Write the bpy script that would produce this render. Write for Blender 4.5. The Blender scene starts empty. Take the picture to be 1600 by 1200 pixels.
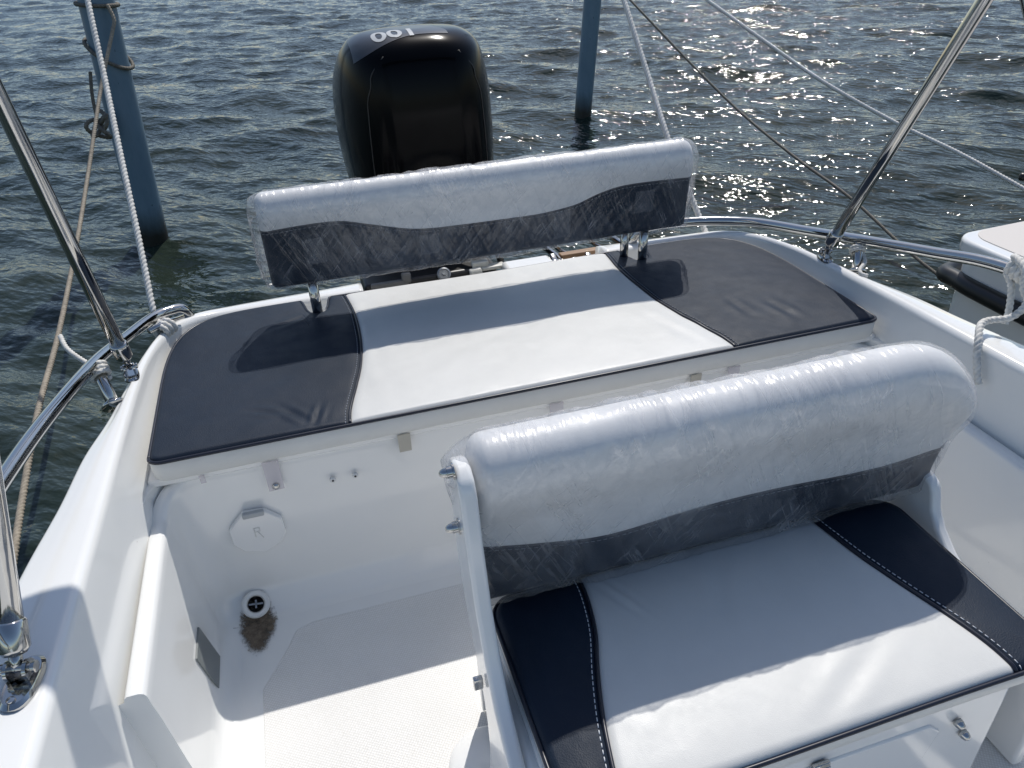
import bpy, bmesh, math, random
import numpy as np
from mathutils import Vector, Matrix
R_ = math.radians
random.seed(5)
sc = bpy.context.scene
col = sc.collection

# ------------------------------------------------------------------ camera
CAM = np.array([-0.50645482, 0.0, 1.53])
RGT, UPV, FWD = _B = np.array([[0.9558, -0.2911, -0.0410], [0.1874, 0.4959, 0.8479], [-0.2265, -0.8182, 0.5285]])
# orthonormal view frame from the three measured angles (yaw, pitch, roll)
yaw, pitch, roll, FPX = -0.2700399659, 0.5568388549, -0.0483227135, 1186.11488
_fw = np.array([-math.sin(yaw)*math.cos(pitch), math.cos(yaw)*math.cos(pitch), -math.sin(pitch)])
_rt = np.array([math.cos(yaw), math.sin(yaw), 0.0]); _up = np.cross(_rt, _fw)
RGT = math.cos(roll)*_rt + math.sin(roll)*_up
UPV = -math.sin(roll)*_rt + math.cos(roll)*_up
FWD = _fw
cam = bpy.data.objects.new('camera', bpy.data.cameras.new('camera'))
col.objects.link(cam)
cam.matrix_world = Matrix(((RGT[0], UPV[0], -FWD[0], CAM[0]), (RGT[1], UPV[1], -FWD[1], CAM[1]), (RGT[2], UPV[2], -FWD[2], CAM[2]), (0, 0, 0, 1)))
cam.data.sensor_width = 36.0
cam.data.lens = FPX/1600*36
cam.data.clip_start = 0.02
cam.data.clip_end = 6000
sc.camera = cam

def at(px, py, Y):
    """point of the measured photograph ray at a known distance Y aft"""
    d = RGT*(px-800) - UPV*(py-600) + FWD*FPX
    p = CAM + d*(Y-CAM[1])/d[1]
    return (float(p[0]), float(p[1]), float(p[2]))
def atz(px, py, Z):
    d = RGT*(px-800) - UPV*(py-600) + FWD*FPX
    p = CAM + d*(Z-CAM[2])/d[2]
    return (float(p[0]), float(p[1]), float(p[2]))

# ------------------------------------------------------------------ light
SUN = Vector((0.35, 0.63, 1.0)).normalized()
el = math.asin(SUN.z); az = math.atan2(SUN.x, SUN.y)
w = bpy.data.worlds.new("World"); sc.world = w; w.use_nodes = True
wn = w.node_tree.nodes; wn.clear()
sky = wn.new('ShaderNodeTexSky'); sky.sky_type = 'NISHITA'; sky.sun_disc = False
sky.sun_elevation = el; sky.sun_rotation = az
sky.altitude = 0; sky.air_density = 1.0; sky.dust_density = 0.8; sky.ozone_density = 1.0
bg = wn.new('ShaderNodeBackground'); bg.inputs[1].default_value = 0.115
wo = wn.new('ShaderNodeOutputWorld')
w.node_tree.links.new(sky.outputs[0], bg.inputs[0]); w.node_tree.links.new(bg.outputs[0], wo.inputs[0])
sun = bpy.data.lights.new('sun', 'SUN'); sun.energy = 3.5; sun.angle = R_(0.55); sun.color = (1, 0.96, 0.9)
so = bpy.data.objects.new('sun', sun); col.objects.link(so)
so.rotation_euler = SUN.to_track_quat('Z', 'Y').to_euler()
sc.view_settings.view_transform = 'Standard'; sc.view_settings.look = 'None'
sc.view_settings.exposure = 0.0; sc.view_settings.gamma = 1.0
sc.cycles.max_bounces = 8; sc.cycles.transparent_max_bounces = 12
sc.cycles.sample_clamp_indirect = 4
sc.cycles.caustics_reflective = False; sc.cycles.caustics_refractive = False

# ------------------------------------------------------------------ materials
def nm(name):
    m = bpy.data.materials.new(name); m.use_nodes = True
    nt = m.node_tree; b = nt.nodes['Principled BSDF']
    return m, nt, b
def N(nt, t, **k):
    n = nt.nodes.new(t)
    for a, v in k.items():
        if a.startswith('i_'):
            key = a[2:]; key = int(key) if key.isdigit() else key.replace('_', ' ')
            n.inputs[key].default_value = v
        else: setattr(n, a, v)
    return n
def bump(nt, b, h, strength=0.3, dist=0.002, chain=None):
    bp = N(nt, 'ShaderNodeBump'); bp.inputs['Strength'].default_value = strength; bp.inputs['Distance'].default_value = dist
    nt.links.new(h, bp.inputs['Height'])
    if chain is not None: nt.links.new(chain, bp.inputs['Normal'])
    if b is not None: nt.links.new(bp.outputs[0], b.inputs['Normal'])
    return bp.outputs[0]
def tc(nt, scale=(1, 1, 1), rot=(0, 0, 0)):
    g = N(nt, 'ShaderNodeTexCoord'); mp = N(nt, 'ShaderNodeMapping')
    mp.inputs['Scale'].default_value = scale; mp.inputs['Rotation'].default_value = rot
    nt.links.new(g.outputs['Object'], mp.inputs['Vector']); return mp.outputs[0]
def noise(nt, vec, scale, detail=4, rough=0.5, dist=0.0):
    n = N(nt, 'ShaderNodeTexNoise'); n.inputs['Scale'].default_value = scale; n.inputs['Detail'].default_value = detail
    n.inputs['Roughness'].default_value = rough; n.inputs['Distortion'].default_value = dist
    nt.links.new(vec, n.inputs['Vector']); return n.outputs[0]
def ramp(nt, v, stops):
    r = N(nt, 'ShaderNodeValToRGB'); e = r.color_ramp.elements
    while len(e) < len(stops): e.new(0.5)
    for k, (p, c) in enumerate(stops):
        e[k].position = p; e[k].color = c if len(c) == 4 else (*c, 1)
    nt.links.new(v, r.inputs[0]); return r.outputs[0]
def mixc(nt, f, a, b_):
    m = N(nt, 'ShaderNodeMix', data_type='RGBA')
    for s, v in ((0, f), (6, a), (7, b_)):
        if isinstance(v, (int, float)): m.inputs[s].default_value = v
        elif isinstance(v, tuple): m.inputs[s].default_value = (*v, 1)
        else: nt.links.new(v, m.inputs[s])
    return m.outputs[2]

def simple(name, c, rough=0.5, metal=0.0, coat=0.0, bscale=0, bstr=0.1, bdist=0.001, cvar=0.0, spec=0.5):
    m, nt, b = nm(name)
    b.inputs['Base Color'].default_value = (*c, 1); b.inputs['Roughness'].default_value = rough
    b.inputs['Metallic'].default_value = metal; b.inputs['Coat Weight'].default_value = coat
    b.inputs['Specular IOR Level'].default_value = spec
    v = tc(nt)
    if bscale: bump(nt, b, noise(nt, v, bscale, 3), bstr, bdist)
    if cvar:
        n = noise(nt, v, 9, 5, 0.6)
        nt.links.new(ramp(nt, n, [(0.3, tuple(x*(1-cvar) for x in c)), (0.7, tuple(min(1, x*(1+cvar)) for x in c))]), b.inputs['Base Color'])
    return m

# gelcoat: glossy off-white moulding with very faint print-through, scuffs and grime specks
def gelcoat(name, c=(0.85, 0.85, 0.83), rough=0.10):
    m, nt, b = nm(name)
    v = tc(nt)
    n1 = noise(nt, v, 3.0, 6, 0.6)
    base = ramp(nt, n1, [(0.35, tuple(x*0.97 for x in c)), (0.65, c)])
    sp = noise(nt, v, 95, 2, 0.5)
    base = mixc(nt, ramp(nt, sp, [(0.80, (0, 0, 0)), (0.83, (1, 1, 1))]), base, (0.42, 0.40, 0.36))
    nt.links.new(base, b.inputs['Base Color'])
    sc_ = noise(nt, v, 7, 5, 0.6)
    nt.links.new(ramp(nt, sc_, [(0.4, (rough,)*3), (0.7, (rough+0.10,)*3)]), b.inputs['Roughness'])
    b.inputs['Coat Weight'].default_value = 0.5; b.inputs['Coat Roughness'].default_value = 0.04
    bump(nt, b, noise(nt, v, 4, 2), 0.10, 0.004)
    return m
M_gel = gelcoat('gelcoat')
M_gel2 = gelcoat('gelcoat_bench', (0.85, 0.85, 0.835), 0.16)

def nonskid():
    m, nt, b = nm('nonskid_floor')
    v = tc(nt, (1, 1, 1), (0, 0, R_(33)))
    br = N(nt, 'ShaderNodeTexChecker'); br.inputs['Scale'].default_value = 230
    nt.links.new(v, br.inputs['Vector'])
    vv = tc(nt)
    wv = N(nt, 'ShaderNodeTexVoronoi'); wv.inputs['Scale'].default_value = 190; wv.inputs['Randomness'].default_value = 0.15
    nt.links.new(v, wv.inputs['Vector'])
    g = noise(nt, vv, 2.6, 6, 0.65)
    f = noise(nt, vv, 30, 5, 0.7)
    base = ramp(nt, g, [(0.32, (0.79, 0.785, 0.765)), (0.62, (0.85, 0.845, 0.83))])
    base = mixc(nt, ramp(nt, f, [(0.62, (0, 0, 0)), (0.85, (0.35, 0.35, 0.35))]), base, (0.58, 0.54, 0.48))
    dots = ramp(nt, wv.outputs['Distance'], [(0.25, (1, 1, 1)), (0.5, (0.85, 0.84, 0.82))])
    mm = N(nt, 'ShaderNodeMix', data_type='RGBA', blend_type='MULTIPLY'); mm.inputs[0].default_value = 1
    nt.links.new(base, mm.inputs[6]); nt.links.new(dots, mm.inputs[7])
    nt.links.new(mm.outputs[2], b.inputs['Base Color'])
    b.inputs['Roughness'].default_value = 0.5
    inv = N(nt, 'ShaderNodeMath', operation='SUBTRACT'); inv.inputs[0].default_value = 1
    nt.links.new(wv.outputs['Distance'], inv.inputs[1])
    bump(nt, b, inv.outputs[0], 0.6, 0.001)
    return m
M_floor = nonskid()

def vinyl(name, c, rough, grain=900, gs=0.35, spec=0.5, smudge=0.08):
    m, nt, b = nm(name)
    v = tc(nt)
    n = noise(nt, v, 7, 6, 0.65)
    base = ramp(nt, n, [(0.33, tuple(x*(1-smudge) for x in c)), (0.66, tuple(x*(1+smudge*0.4) for x in c))])
    nt.links.new(base, b.inputs['Base Color'])
    b.inputs['Specular IOR Level'].default_value = spec
    r = noise(nt, v, 26, 4, 0.6)
    nt.links.new(ramp(nt, r, [(0.3, (rough-0.05,)*3), (0.7, (rough+0.07,)*3)]), b.inputs['Roughness'])
    vo = N(nt, 'ShaderNodeTexVoronoi'); vo.inputs['Scale'].default_value = grain
    nt.links.new(v, vo.inputs['Vector'])
    o = bump(nt, None, vo.outputs['Distance'], gs, 0.0006)
    bump(nt, b, noise(nt, tc(nt, (1.6, 1, 1), (0, 0, 0.4)), 13, 4, 0.55, 0.6), 0.16, 0.0035, o)
    return m
M_navy = vinyl('navy_vinyl', (0.012, 0.021, 0.038), 0.52, 420, 0.5, 0.20, 0.12)
M_white = vinyl('white_vinyl', (0.66, 0.66, 0.64), 0.42, 700, 0.22, 0.4, 0.04)
M_white_lift = vinyl('white_vinyl_shade_lift', (0.82, 0.82, 0.81), 0.42, 700, 0.22, 0.4, 0.03)  # same vinyl as the pads, colour lifted to brighten the shaded backrests
M_pipe = simple('navy_piping', (0.012, 0.015, 0.028), 0.35)
M_band = vinyl('grey_white_vinyl', (0.70, 0.70, 0.675), 0.45, 500, 0.3, 0.4, 0.05)
M_thread = simple('thread', (0.72, 0.74, 0.78), 0.6)
M_thread_d = simple('dark_thread', (0.24, 0.26, 0.30), 0.6)

def chrome():
    m, nt, b = nm('polished_stainless')
    b.inputs['Metallic'].default_value = 1.0; b.inputs['Base Color'].default_value = (0.52, 0.515, 0.50, 1)
    v = tc(nt)
    nt.links.new(ramp(nt, noise(nt, v, 40, 4), [(0.3, (0.05,)*3), (0.75, (0.15,)*3)]), b.inputs['Roughness'])
    bump(nt, b, noise(nt, v, 60, 3), 0.06, 0.001)
    return m
M_chrome = chrome()
M_black = simple('black_gloss_cowl', (0.0015, 0.0015, 0.002), 0.18, coat=0.0, spec=0.12)
M_blackm = simple('black_plastic', (0.012, 0.012, 0.013), 0.4, bscale=80, bstr=0.1)
M_rubber = simple('black_rubber', (0.010, 0.010, 0.011), 0.38, bscale=30, bstr=0.1)
M_grey = simple('grey_metal', (0.30, 0.31, 0.32), 0.4, 0.6)
M_plate = simple('grey_plate', (0.20, 0.215, 0.215), 0.45)
M_decal = simple('silver_decal', (0.55, 0.56, 0.57), 0.35)
M_decalw = simple('white_decal', (0.50, 0.51, 0.51), 0.4)
M_topgrey = simple('grey_cowl_top', (0.030, 0.033, 0.04), 0.3, coat=0.1)
M_dark = simple('dark_hole', (0.015, 0.013, 0.012), 0.8)
M_plastic = simple('white_plastic', (0.72, 0.72, 0.70), 0.35, bscale=60, bstr=0.05)
M_beige = simple('beige_webbing', (0.50, 0.47, 0.40), 0.7, bscale=400, bstr=0.3)

def clearish(name, f, c=(0.8, 0.8, 0.82), rough=0.25):
    m, nt, b = nm(name)
    t = N(nt, 'ShaderNodeBsdfTransparent'); mx = N(nt, 'ShaderNodeMixShader'); mx.inputs[0].default_value = f
    b.inputs['Base Color'].default_value = (*c, 1); b.inputs['Roughness'].default_value = rough
    nt.links.new(t.outputs[0], mx.inputs[1]); nt.links.new(b.outputs[0], mx.inputs[2])
    nt.links.new(mx.outputs[0], nt.nodes['Material Output'].inputs[0])
    return m
M_tab = clearish('clear_strap', 0.45, (0.70, 0.66, 0.70))
M_tape = clearish('clear_tape', 0.08, (0.8, 0.8, 0.82), 0.2)

def wrap(h0=0.12, h1=0.34, name='polythene_film'):
    """thin crinkled polythene film"""
    m, nt, b = nm(name)
    out = nt.nodes['Material Output']; nt.nodes.remove(b)
    v = tc(nt, (1, 1, 1))
    big = noise(nt, v, 6, 4, 0.6, 0.8)
    def creases(rot, sc_, scale, dist):
        a_ = tc(nt, (1, 1, 1), rot); m_ = N(nt, 'ShaderNodeMapping'); m_.inputs['Scale'].default_value = sc_; nt.links.new(a_, m_.inputs['Vector'])
        f_ = noise(nt, m_.outputs[0], scale, 3, 0.5, dist)
        c_ = N(nt, 'ShaderNodeMath', operation='SUBTRACT'); nt.links.new(f_, c_.inputs[0]); c_.inputs[1].default_value = 0.5
        d_ = N(nt, 'ShaderNodeMath', operation='ABSOLUTE'); nt.links.new(c_.outputs[0], d_.inputs[0]); return d_.outputs[0]
    # folds leaning both ways down the face, as film pulled over a roll
    r1 = creases((0, R_(24), R_(8)), (6.5, 0.55, 0.45), 5.0, 0.25)
    r2 = creases((0, R_(-38), R_(-6)), (7.0, 0.6, 0.5), 4.2, 0.3)
    mn = N(nt, 'ShaderNodeMath', operation='MINIMUM'); nt.links.new(r1, mn.inputs[0]); nt.links.new(r2, mn.inputs[1])
    patch = ramp(nt, noise(nt, v, 11, 3, 0.6), [(0.40, (0, 0, 0)), (0.62, (1, 1, 1))])
    rr_ = ramp(nt, mn.outputs[0], [(0.0, (0.9,)*3), (0.012, (0.45,)*3), (0.045, (0, 0, 0))])
    ridge_ = N(nt, 'ShaderNodeMix', data_type='RGBA', blend_type='MULTIPLY'); ridge_.inputs[0].default_value = 1
    nt.links.new(rr_, ridge_.inputs[6]); nt.links.new(patch, ridge_.inputs[7]); ridge = ridge_.outputs[2]
    o = bump(nt, None, r1, 0.75, 0.016)
    o = bump(nt, None, r2, 0.60, 0.012, o)
    o = bump(nt, None, noise(nt, tc(nt, (2.5, 1, 1), (0, 0.6, 0.2)), 34, 3, 0.55, 0.8), 0.28, 0.0035, o)
    tr = N(nt, 'ShaderNodeBsdfTransparent'); tr.inputs[0].default_value = (0.99, 0.99, 0.995, 1)
    df = N(nt, 'ShaderNodeBsdfDiffuse'); df.inputs[0].default_value = (0.80, 0.80, 0.82, 1); nt.links.new(o, df.inputs['Normal'])
    tl = N(nt, 'ShaderNodeBsdfTranslucent'); tl.inputs[0].default_value = (0.80, 0.80, 0.82, 1); nt.links.new(o, tl.inputs['Normal'])
    mx0 = N(nt, 'ShaderNodeMixShader'); mx0.inputs[0].default_value = 0.5
    nt.links.new(df.outputs[0], mx0.inputs[1]); nt.links.new(tl.outputs[0], mx0.inputs[2])
    mx1 = N(nt, 'ShaderNodeMixShader')
    hz = N(nt, 'ShaderNodeMath', operation='MULTIPLY_ADD'); nt.links.new(ridge, hz.inputs[0]); hz.inputs[1].default_value = 0.30
    hb = ramp(nt, big, [(0.38, (h0,)*3), (0.62, (h1,)*3)])
    nt.links.new(hb, hz.inputs[2]); nt.links.new(hz.outputs[0], mx1.inputs[0])
    nt.links.new(tr.outputs[0], mx1.inputs[1]); nt.links.new(mx0.outputs[0], mx1.inputs[2])
    gl = N(nt, 'ShaderNodeBsdfGlossy'); gl.inputs['Roughness'].default_value = 0.21; nt.links.new(o, gl.inputs['Normal'])
    lw = N(nt, 'ShaderNodeLayerWeight'); lw.inputs[0].default_value = 0.5
    pw = N(nt, 'ShaderNodeMath', operation='POWER'); nt.links.new(lw.outputs['Facing'], pw.inputs[0]); pw.inputs[1].default_value = 4.0
    fr = N(nt, 'ShaderNodeMath', operation='MULTIPLY_ADD'); nt.links.new(pw.outputs[0], fr.inputs[0]); fr.inputs[1].default_value = 0.40; fr.inputs[2].default_value = 0.065
    mx2 = N(nt, 'ShaderNodeMixShader'); nt.links.new(fr.outputs[0], mx2.inputs[0])
    nt.links.new(mx1.outputs[0], mx2.inputs[1]); nt.links.new(gl.outputs[0], mx2.inputs[2])
    nt.links.new(mx2.outputs[0], out.inputs[0])
    return m
M_wrap = wrap(0.08, 0.32)
M_wrap2 = wrap(0.05, 0.20, 'polythene_film_taut')

def pile_mat():
    m, nt, b = nm('blue_pile')
    v = tc(nt, (1, 1, 0.35)); g = N(nt, 'ShaderNodeTexCoord')
    n = noise(nt, v, 9, 6, 0.7)
    base = ramp(nt, n, [(0.3, (0.11, 0.185, 0.25)), (0.7, (0.155, 0.24, 0.31))])
    sp = noise(nt, tc(nt, (1, 1, 0.5)), 34, 3, 0.6)
    base = mixc(nt, ramp(nt, sp, [(0.70, (0, 0, 0)), (0.74, (1, 1, 1))]), base, (0.015, 0.025, 0.05))
    sx = N(nt, 'ShaderNodeSeparateXYZ'); nt.links.new(g.outputs['Object'], sx.inputs[0])
    ad = N(nt, 'ShaderNodeMath', operation='MULTIPLY_ADD'); nt.links.new(n, ad.inputs[0]); ad.inputs[1].default_value = 0.12
    nt.links.new(sx.outputs[2], ad.inputs[2])
    wet = ramp(nt, ad.outputs[0], [(0.13, (1, 1, 1)), (0.17, (0.8, 0.8, 0.8)), (0.30, (0, 0, 0))])
    nt.links.new(mixc(nt, wet, base, (0.012, 0.014, 0.012)), b.inputs['Base Color'])
    b.inputs['Roughness'].default_value = 0.42
    bump(nt, b, n, 0.3, 0.01)
    return m
M_pile = pile_mat()

def rope_mat(name, c, c2):
    m, nt, b = nm(name)
    v = tc(nt)
    nt.links.new(ramp(nt, noise(nt, v, 60, 5, 0.7), [(0.35, c2), (0.65, c)]), b.inputs['Base Color'])
    b.inputs['Roughness'].default_value = 0.75
    bump(nt, b, noise(nt, tc(nt, (1, 1, 1)), 900, 3), 0.5, 0.001)
    return m
M_rw = rope_mat('white_rope', (0.78, 0.77, 0.73), (0.60, 0.58, 0.54))
M_rb = rope_mat('tan_rope', (0.37, 0.32, 0.25), (0.22, 0.19, 0.15))
M_rd = rope_mat('weathered_rope', (0.20, 0.18, 0.14), (0.10, 0.09, 0.08))

def wood():
    m, nt, b = nm('teak')
    v = tc(nt, (1, 14, 14))
    nt.links.new(ramp(nt, noise(nt, v, 6, 5, 0.6, 0.6), [(0.3, (0.20, 0.11, 0.055)), (0.7, (0.36, 0.22, 0.12))]), b.inputs['Base Color'])
    b.inputs['Roughness'].default_value = 0.55
    return m
M_wood = wood()

def water_mat():
    m, nt, b = nm('harbour_water')
    v = tc(nt, (1, 1, 1))
    n = noise(nt, v, 0.8, 4, 0.6)
    nt.links.new(ramp(nt, n, [(0.35, (0.012, 0.021, 0.016)), (0.65, (0.027, 0.037, 0.028))]), b.inputs['Base Color'])
    b.inputs['Roughness'].default_value = 0.055; b.inputs['IOR'].default_value = 1.333
    v2 = tc(nt, (1.0, 1.0, 1.0), (0, 0, R_(42)))
    m2 = N(nt, 'ShaderNodeMapping'); m2.inputs['Scale'].default_value = (0.55, 1.15, 1.0); nt.links.new(v2, m2.inputs['Vector']); v2 = m2.outputs[0]
    o = bump(nt, None, noise(nt, v2, 6, 2, 0.5), 1.0, 0.026)
    o = bump(nt, b, noise(nt, v2, 24, 2, 0.5), 1.0, 0.0105, o)
    return m
M_water = water_mat()

# ------------------------------------------------------------------ object helpers
def tag(o, label=None, cat=None, group=None, kind=None):
    if label: o['label'] = label
    if cat: o['category'] = cat
    if group: o['group'] = group
    if kind: o['kind'] = kind
    return o
def empty(name, loc, label=None, cat=None, group=None):
    o = bpy.data.objects.new(name, None); o.location = loc; col.objects.link(o); o.empty_display_size = 0.1
    return tag(o, label, cat, group)
def rootloc(p):
    v = Vector((0, 0, 0))
    while p is not None:
        v += p.location; p = p.parent
    return v
def mesh(name, verts, faces, mat, parent=None, smooth=True, bevel=0, seg=2, angle=None, weld=False):
    """link one mesh object; vertices are given in scene coordinates"""
    me = bpy.data.meshes.new(name)
    off = rootloc(parent)
    V = np.asarray(verts, dtype=float).reshape(-1, 3) - np.array(off)
    me.from_pydata(V.tolist(), [], [tuple(int(i) for i in f) for f in faces]); me.update()
    if smooth: me.polygons.foreach_set('use_smooth', [True]*len(me.polygons))
    me.materials.append(mat)
    bm = bmesh.new(); bm.from_mesh(me)
    if weld: bmesh.ops.remove_doubles(bm, verts=bm.verts, dist=1e-5)
    bmesh.ops.recalc_face_normals(bm, faces=bm.faces); bm.to_mesh(me); bm.free()
    o = bpy.data.objects.new(name, me); col.objects.link(o); o.parent = parent
    if bevel:
        b = o.modifiers.new('bevel', 'BEVEL'); b.width = bevel; b.segments = seg; b.limit_method = 'ANGLE'; b.angle_limit = R_(32)
        b.harden_normals = False
    if angle and smooth:
        try: me.set_sharp_from_angle(angle=R_(angle))
        except Exception: pass
    return o
class MB:
    """collects shapes for one mesh"""
    def __init__(s): s.v = []; s.f = []
    def add(s, v, f):
        k = len(s.v); s.v += [tuple(map(float, p)) for p in v]; s.f += [tuple(int(i)+k for i in q) for q in f]; return s
    def box(s, c, d, rot=None):
        x, y, z = (q/2 for q in d)
        vs = [Vector(p) for p in ((-x,-y,-z),(x,-y,-z),(x,y,-z),(-x,y,-z),(-x,-y,z),(x,-y,z),(x,y,z),(-x,y,z))]
        if rot is not None: vs = [rot @ p for p in vs]
        return s.add([p+Vector(c) for p in vs], [(0,3,2,1),(4,5,6,7),(0,1,5,4),(1,2,6,5),(2,3,7,6),(3,0,4,7)])
    def tube(s, pts, r, n=16, cap=True):
        v, f = tube_geo(pts, r, n, cap); return s.add(v, f)
    def lathe(s, prof, c, axis=(0, 0, 1), n=28):
        a = Vector(axis).normalized(); q = Vector((0, 0, 1)).rotation_difference(a)
        v = []; f = []
        for r, h in prof:
            for k in range(n):
                t = 2*math.pi*k/n
                v.append(q @ Vector((r*math.cos(t), r*math.sin(t), h)) + Vector(c))
        m = len(prof)
        for i in range(m-1):
            for k in range(n): f.append((i*n+k, i*n+(k+1) % n, (i+1)*n+(k+1) % n, (i+1)*n+k))
        f.append(tuple(range(n-1, -1, -1))); f.append(tuple((m-1)*n+k for k in range(n)))
        return s.add(v, f)
    def build(s, name, mat, parent=None, **k): return mesh(name, s.v, s.f, mat, parent, **k)

def catmull(P, n=8, closed=False):
    P = np.asarray(P, float); out = []
    m = len(P)
    rng = range(m) if closed else range(m-1)
    for i in rng:
        if closed: p0, p1, p2, p3 = P[(i-1) % m], P[i], P[(i+1) % m], P[(i+2) % m]
        else: p0, p1, p2, p3 = P[max(i-1, 0)], P[i], P[i+1], P[min(i+2, m-1)]
        for t in np.linspace(0, 1, n, endpoint=False):
            out.append(0.5*((2*p1)+(-p0+p2)*t+(2*p0-5*p1+4*p2-p3)*t*t+(-p0+3*p1-3*p2+p3)*t**3))
    if not closed: out.append(P[-1])
    return np.array(out)
def resample(P, step):
    P = np.asarray(P, float); d = np.r_[0, np.cumsum(np.linalg.norm(np.diff(P, axis=0), axis=1))]
    n = max(2, int(d[-1]/step)+1); s = np.linspace(0, d[-1], n)
    return np.stack([np.interp(s, d, P[:, k]) for k in range(P.shape[1])], 1), s
def frames(P):
    T = np.gradient(P, axis=0); T /= np.linalg.norm(T, axis=1)[:, None]+1e-12
    a = np.array([0, 0, 1.0]) if abs(T[0][2]) < 0.9 else np.array([1.0, 0, 0])
    n = np.cross(T[0], a); n /= np.linalg.norm(n); Ns = [n]
    for i in range(1, len(P)):
        n = Ns[-1]-T[i]*(Ns[-1]@T[i]); n /= np.linalg.norm(n)+1e-12; Ns.append(n)
    Ns = np.array(Ns); return T, Ns, np.cross(T, Ns)
def tube_geo(pts, r, n=16, cap=True):
    P = np.asarray(pts, float); T, A, B = frames(P)
    rr = np.full(len(P), r) if np.isscalar(r) else np.asarray(r)
    th = np.linspace(0, 2*np.pi, n, endpoint=False)
    V = P[:, None]+rr[:, None, None]*(np.cos(th)[None, :, None]*A[:, None]+np.sin(th)[None, :, None]*B[:, None])
    f = []
    for i in range(len(P)-1):
        for k in range(n): f.append((i*n+k, i*n+(k+1) % n, (i+1)*n+(k+1) % n, (i+1)*n+k))
    if cap: f.append(tuple(range(n-1, -1, -1))); f.append(tuple((len(P)-1)*n+k for k in range(n)))
    return V.reshape(-1, 3), f
def rope_geo(pts, R, lay=None, smooth=6, n=18):
    """three-strand laid rope"""
    lay = lay or R*4.6
    P, s = resample(catmull(pts, smooth), R*0.42)
    T, A, B = frames(P)
    th = np.linspace(0, 2*np.pi, n, endpoint=False)
    ph = th[None, :] - (2*np.pi*s/lay)[:, None]
    rad = R*(0.62+0.44*np.abs(np.cos(1.5*ph))**0.65)
    V = P[:, None]+rad[:, :, None]*(np.cos(th)[None, :, None]*A[:, None]+np.sin(th)[None, :, None]*B[:, None])
    f = []
    for i in range(len(P)-1):
        for k in range(n): f.append((i*n+k, i*n+(k+1) % n, (i+1)*n+(k+1) % n, (i+1)*n+k))
    f.append(tuple(range(n-1, -1, -1))); f.append(tuple((len(P)-1)*n+k for k in range(n)))
    return V.reshape(-1, 3), f
def rope(name, pts, R, mat, parent=None, label=None, cat='rope', group=None, smooth=6, **k):
    v, f = rope_geo(pts, R, smooth=smooth, **k)
    o = mesh(name, v, f, mat, parent)
    if label: tag(o, label, cat, group)
    return o
def gridf(n, m, off=0, closed=False):
    f = []
    for i in range(n-1):
        for k in range(m-1 if not closed else m):
            k2 = (k+1) % m
            f.append((off+i*m+k, off+i*m+k2, off+(i+1)*m+k2, off+(i+1)*m+k))
    return f
def prism(name, poly, axis, a, b, mat, parent, bevel=0.004, seg=3, **k):
    """polygon in the two other axes, extruded from a to b along axis"""
    def pt(p, h):
        if axis == 0: return (h, p[0], p[1])
        if axis == 1: return (p[0], h, p[1])
        return (p[0], p[1], h)
    n = len(poly)
    v = [pt(p, a) for p in poly]+[pt(p, b) for p in poly]
    f = [tuple(range(n)), tuple(range(2*n-1, n-1, -1))]+[(i, (i+1) % n, n+(i+1) % n, n+i) for i in range(n)]
    return mesh(name, v, f, mat, parent, bevel=bevel, seg=seg, angle=40, **k)
_rng = np.random.RandomState(3)
_perm = _rng.rand(256, 256)
def vnoise(x, y):
    xi = np.floor(x).astype(int); yi = np.floor(y).astype(int); fx = x-xi; fy = y-yi
    fx = fx*fx*(3-2*fx); fy = fy*fy*(3-2*fy)
    g = lambda a, b: _perm[a % 256, b % 256]
    return (g(xi, yi)*(1-fx)+g(xi+1, yi)*fx)*(1-fy)+(g(xi, yi+1)*(1-fx)+g(xi+1, yi+1)*fx)*fy - 0.5
def fbm(x, y, o=4):
    s = 0; a = 1
    for i in range(o): s = s+a*vnoise(x*2**i+17*i, y*2**i+31*i); a *= 0.5
    return s

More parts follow.
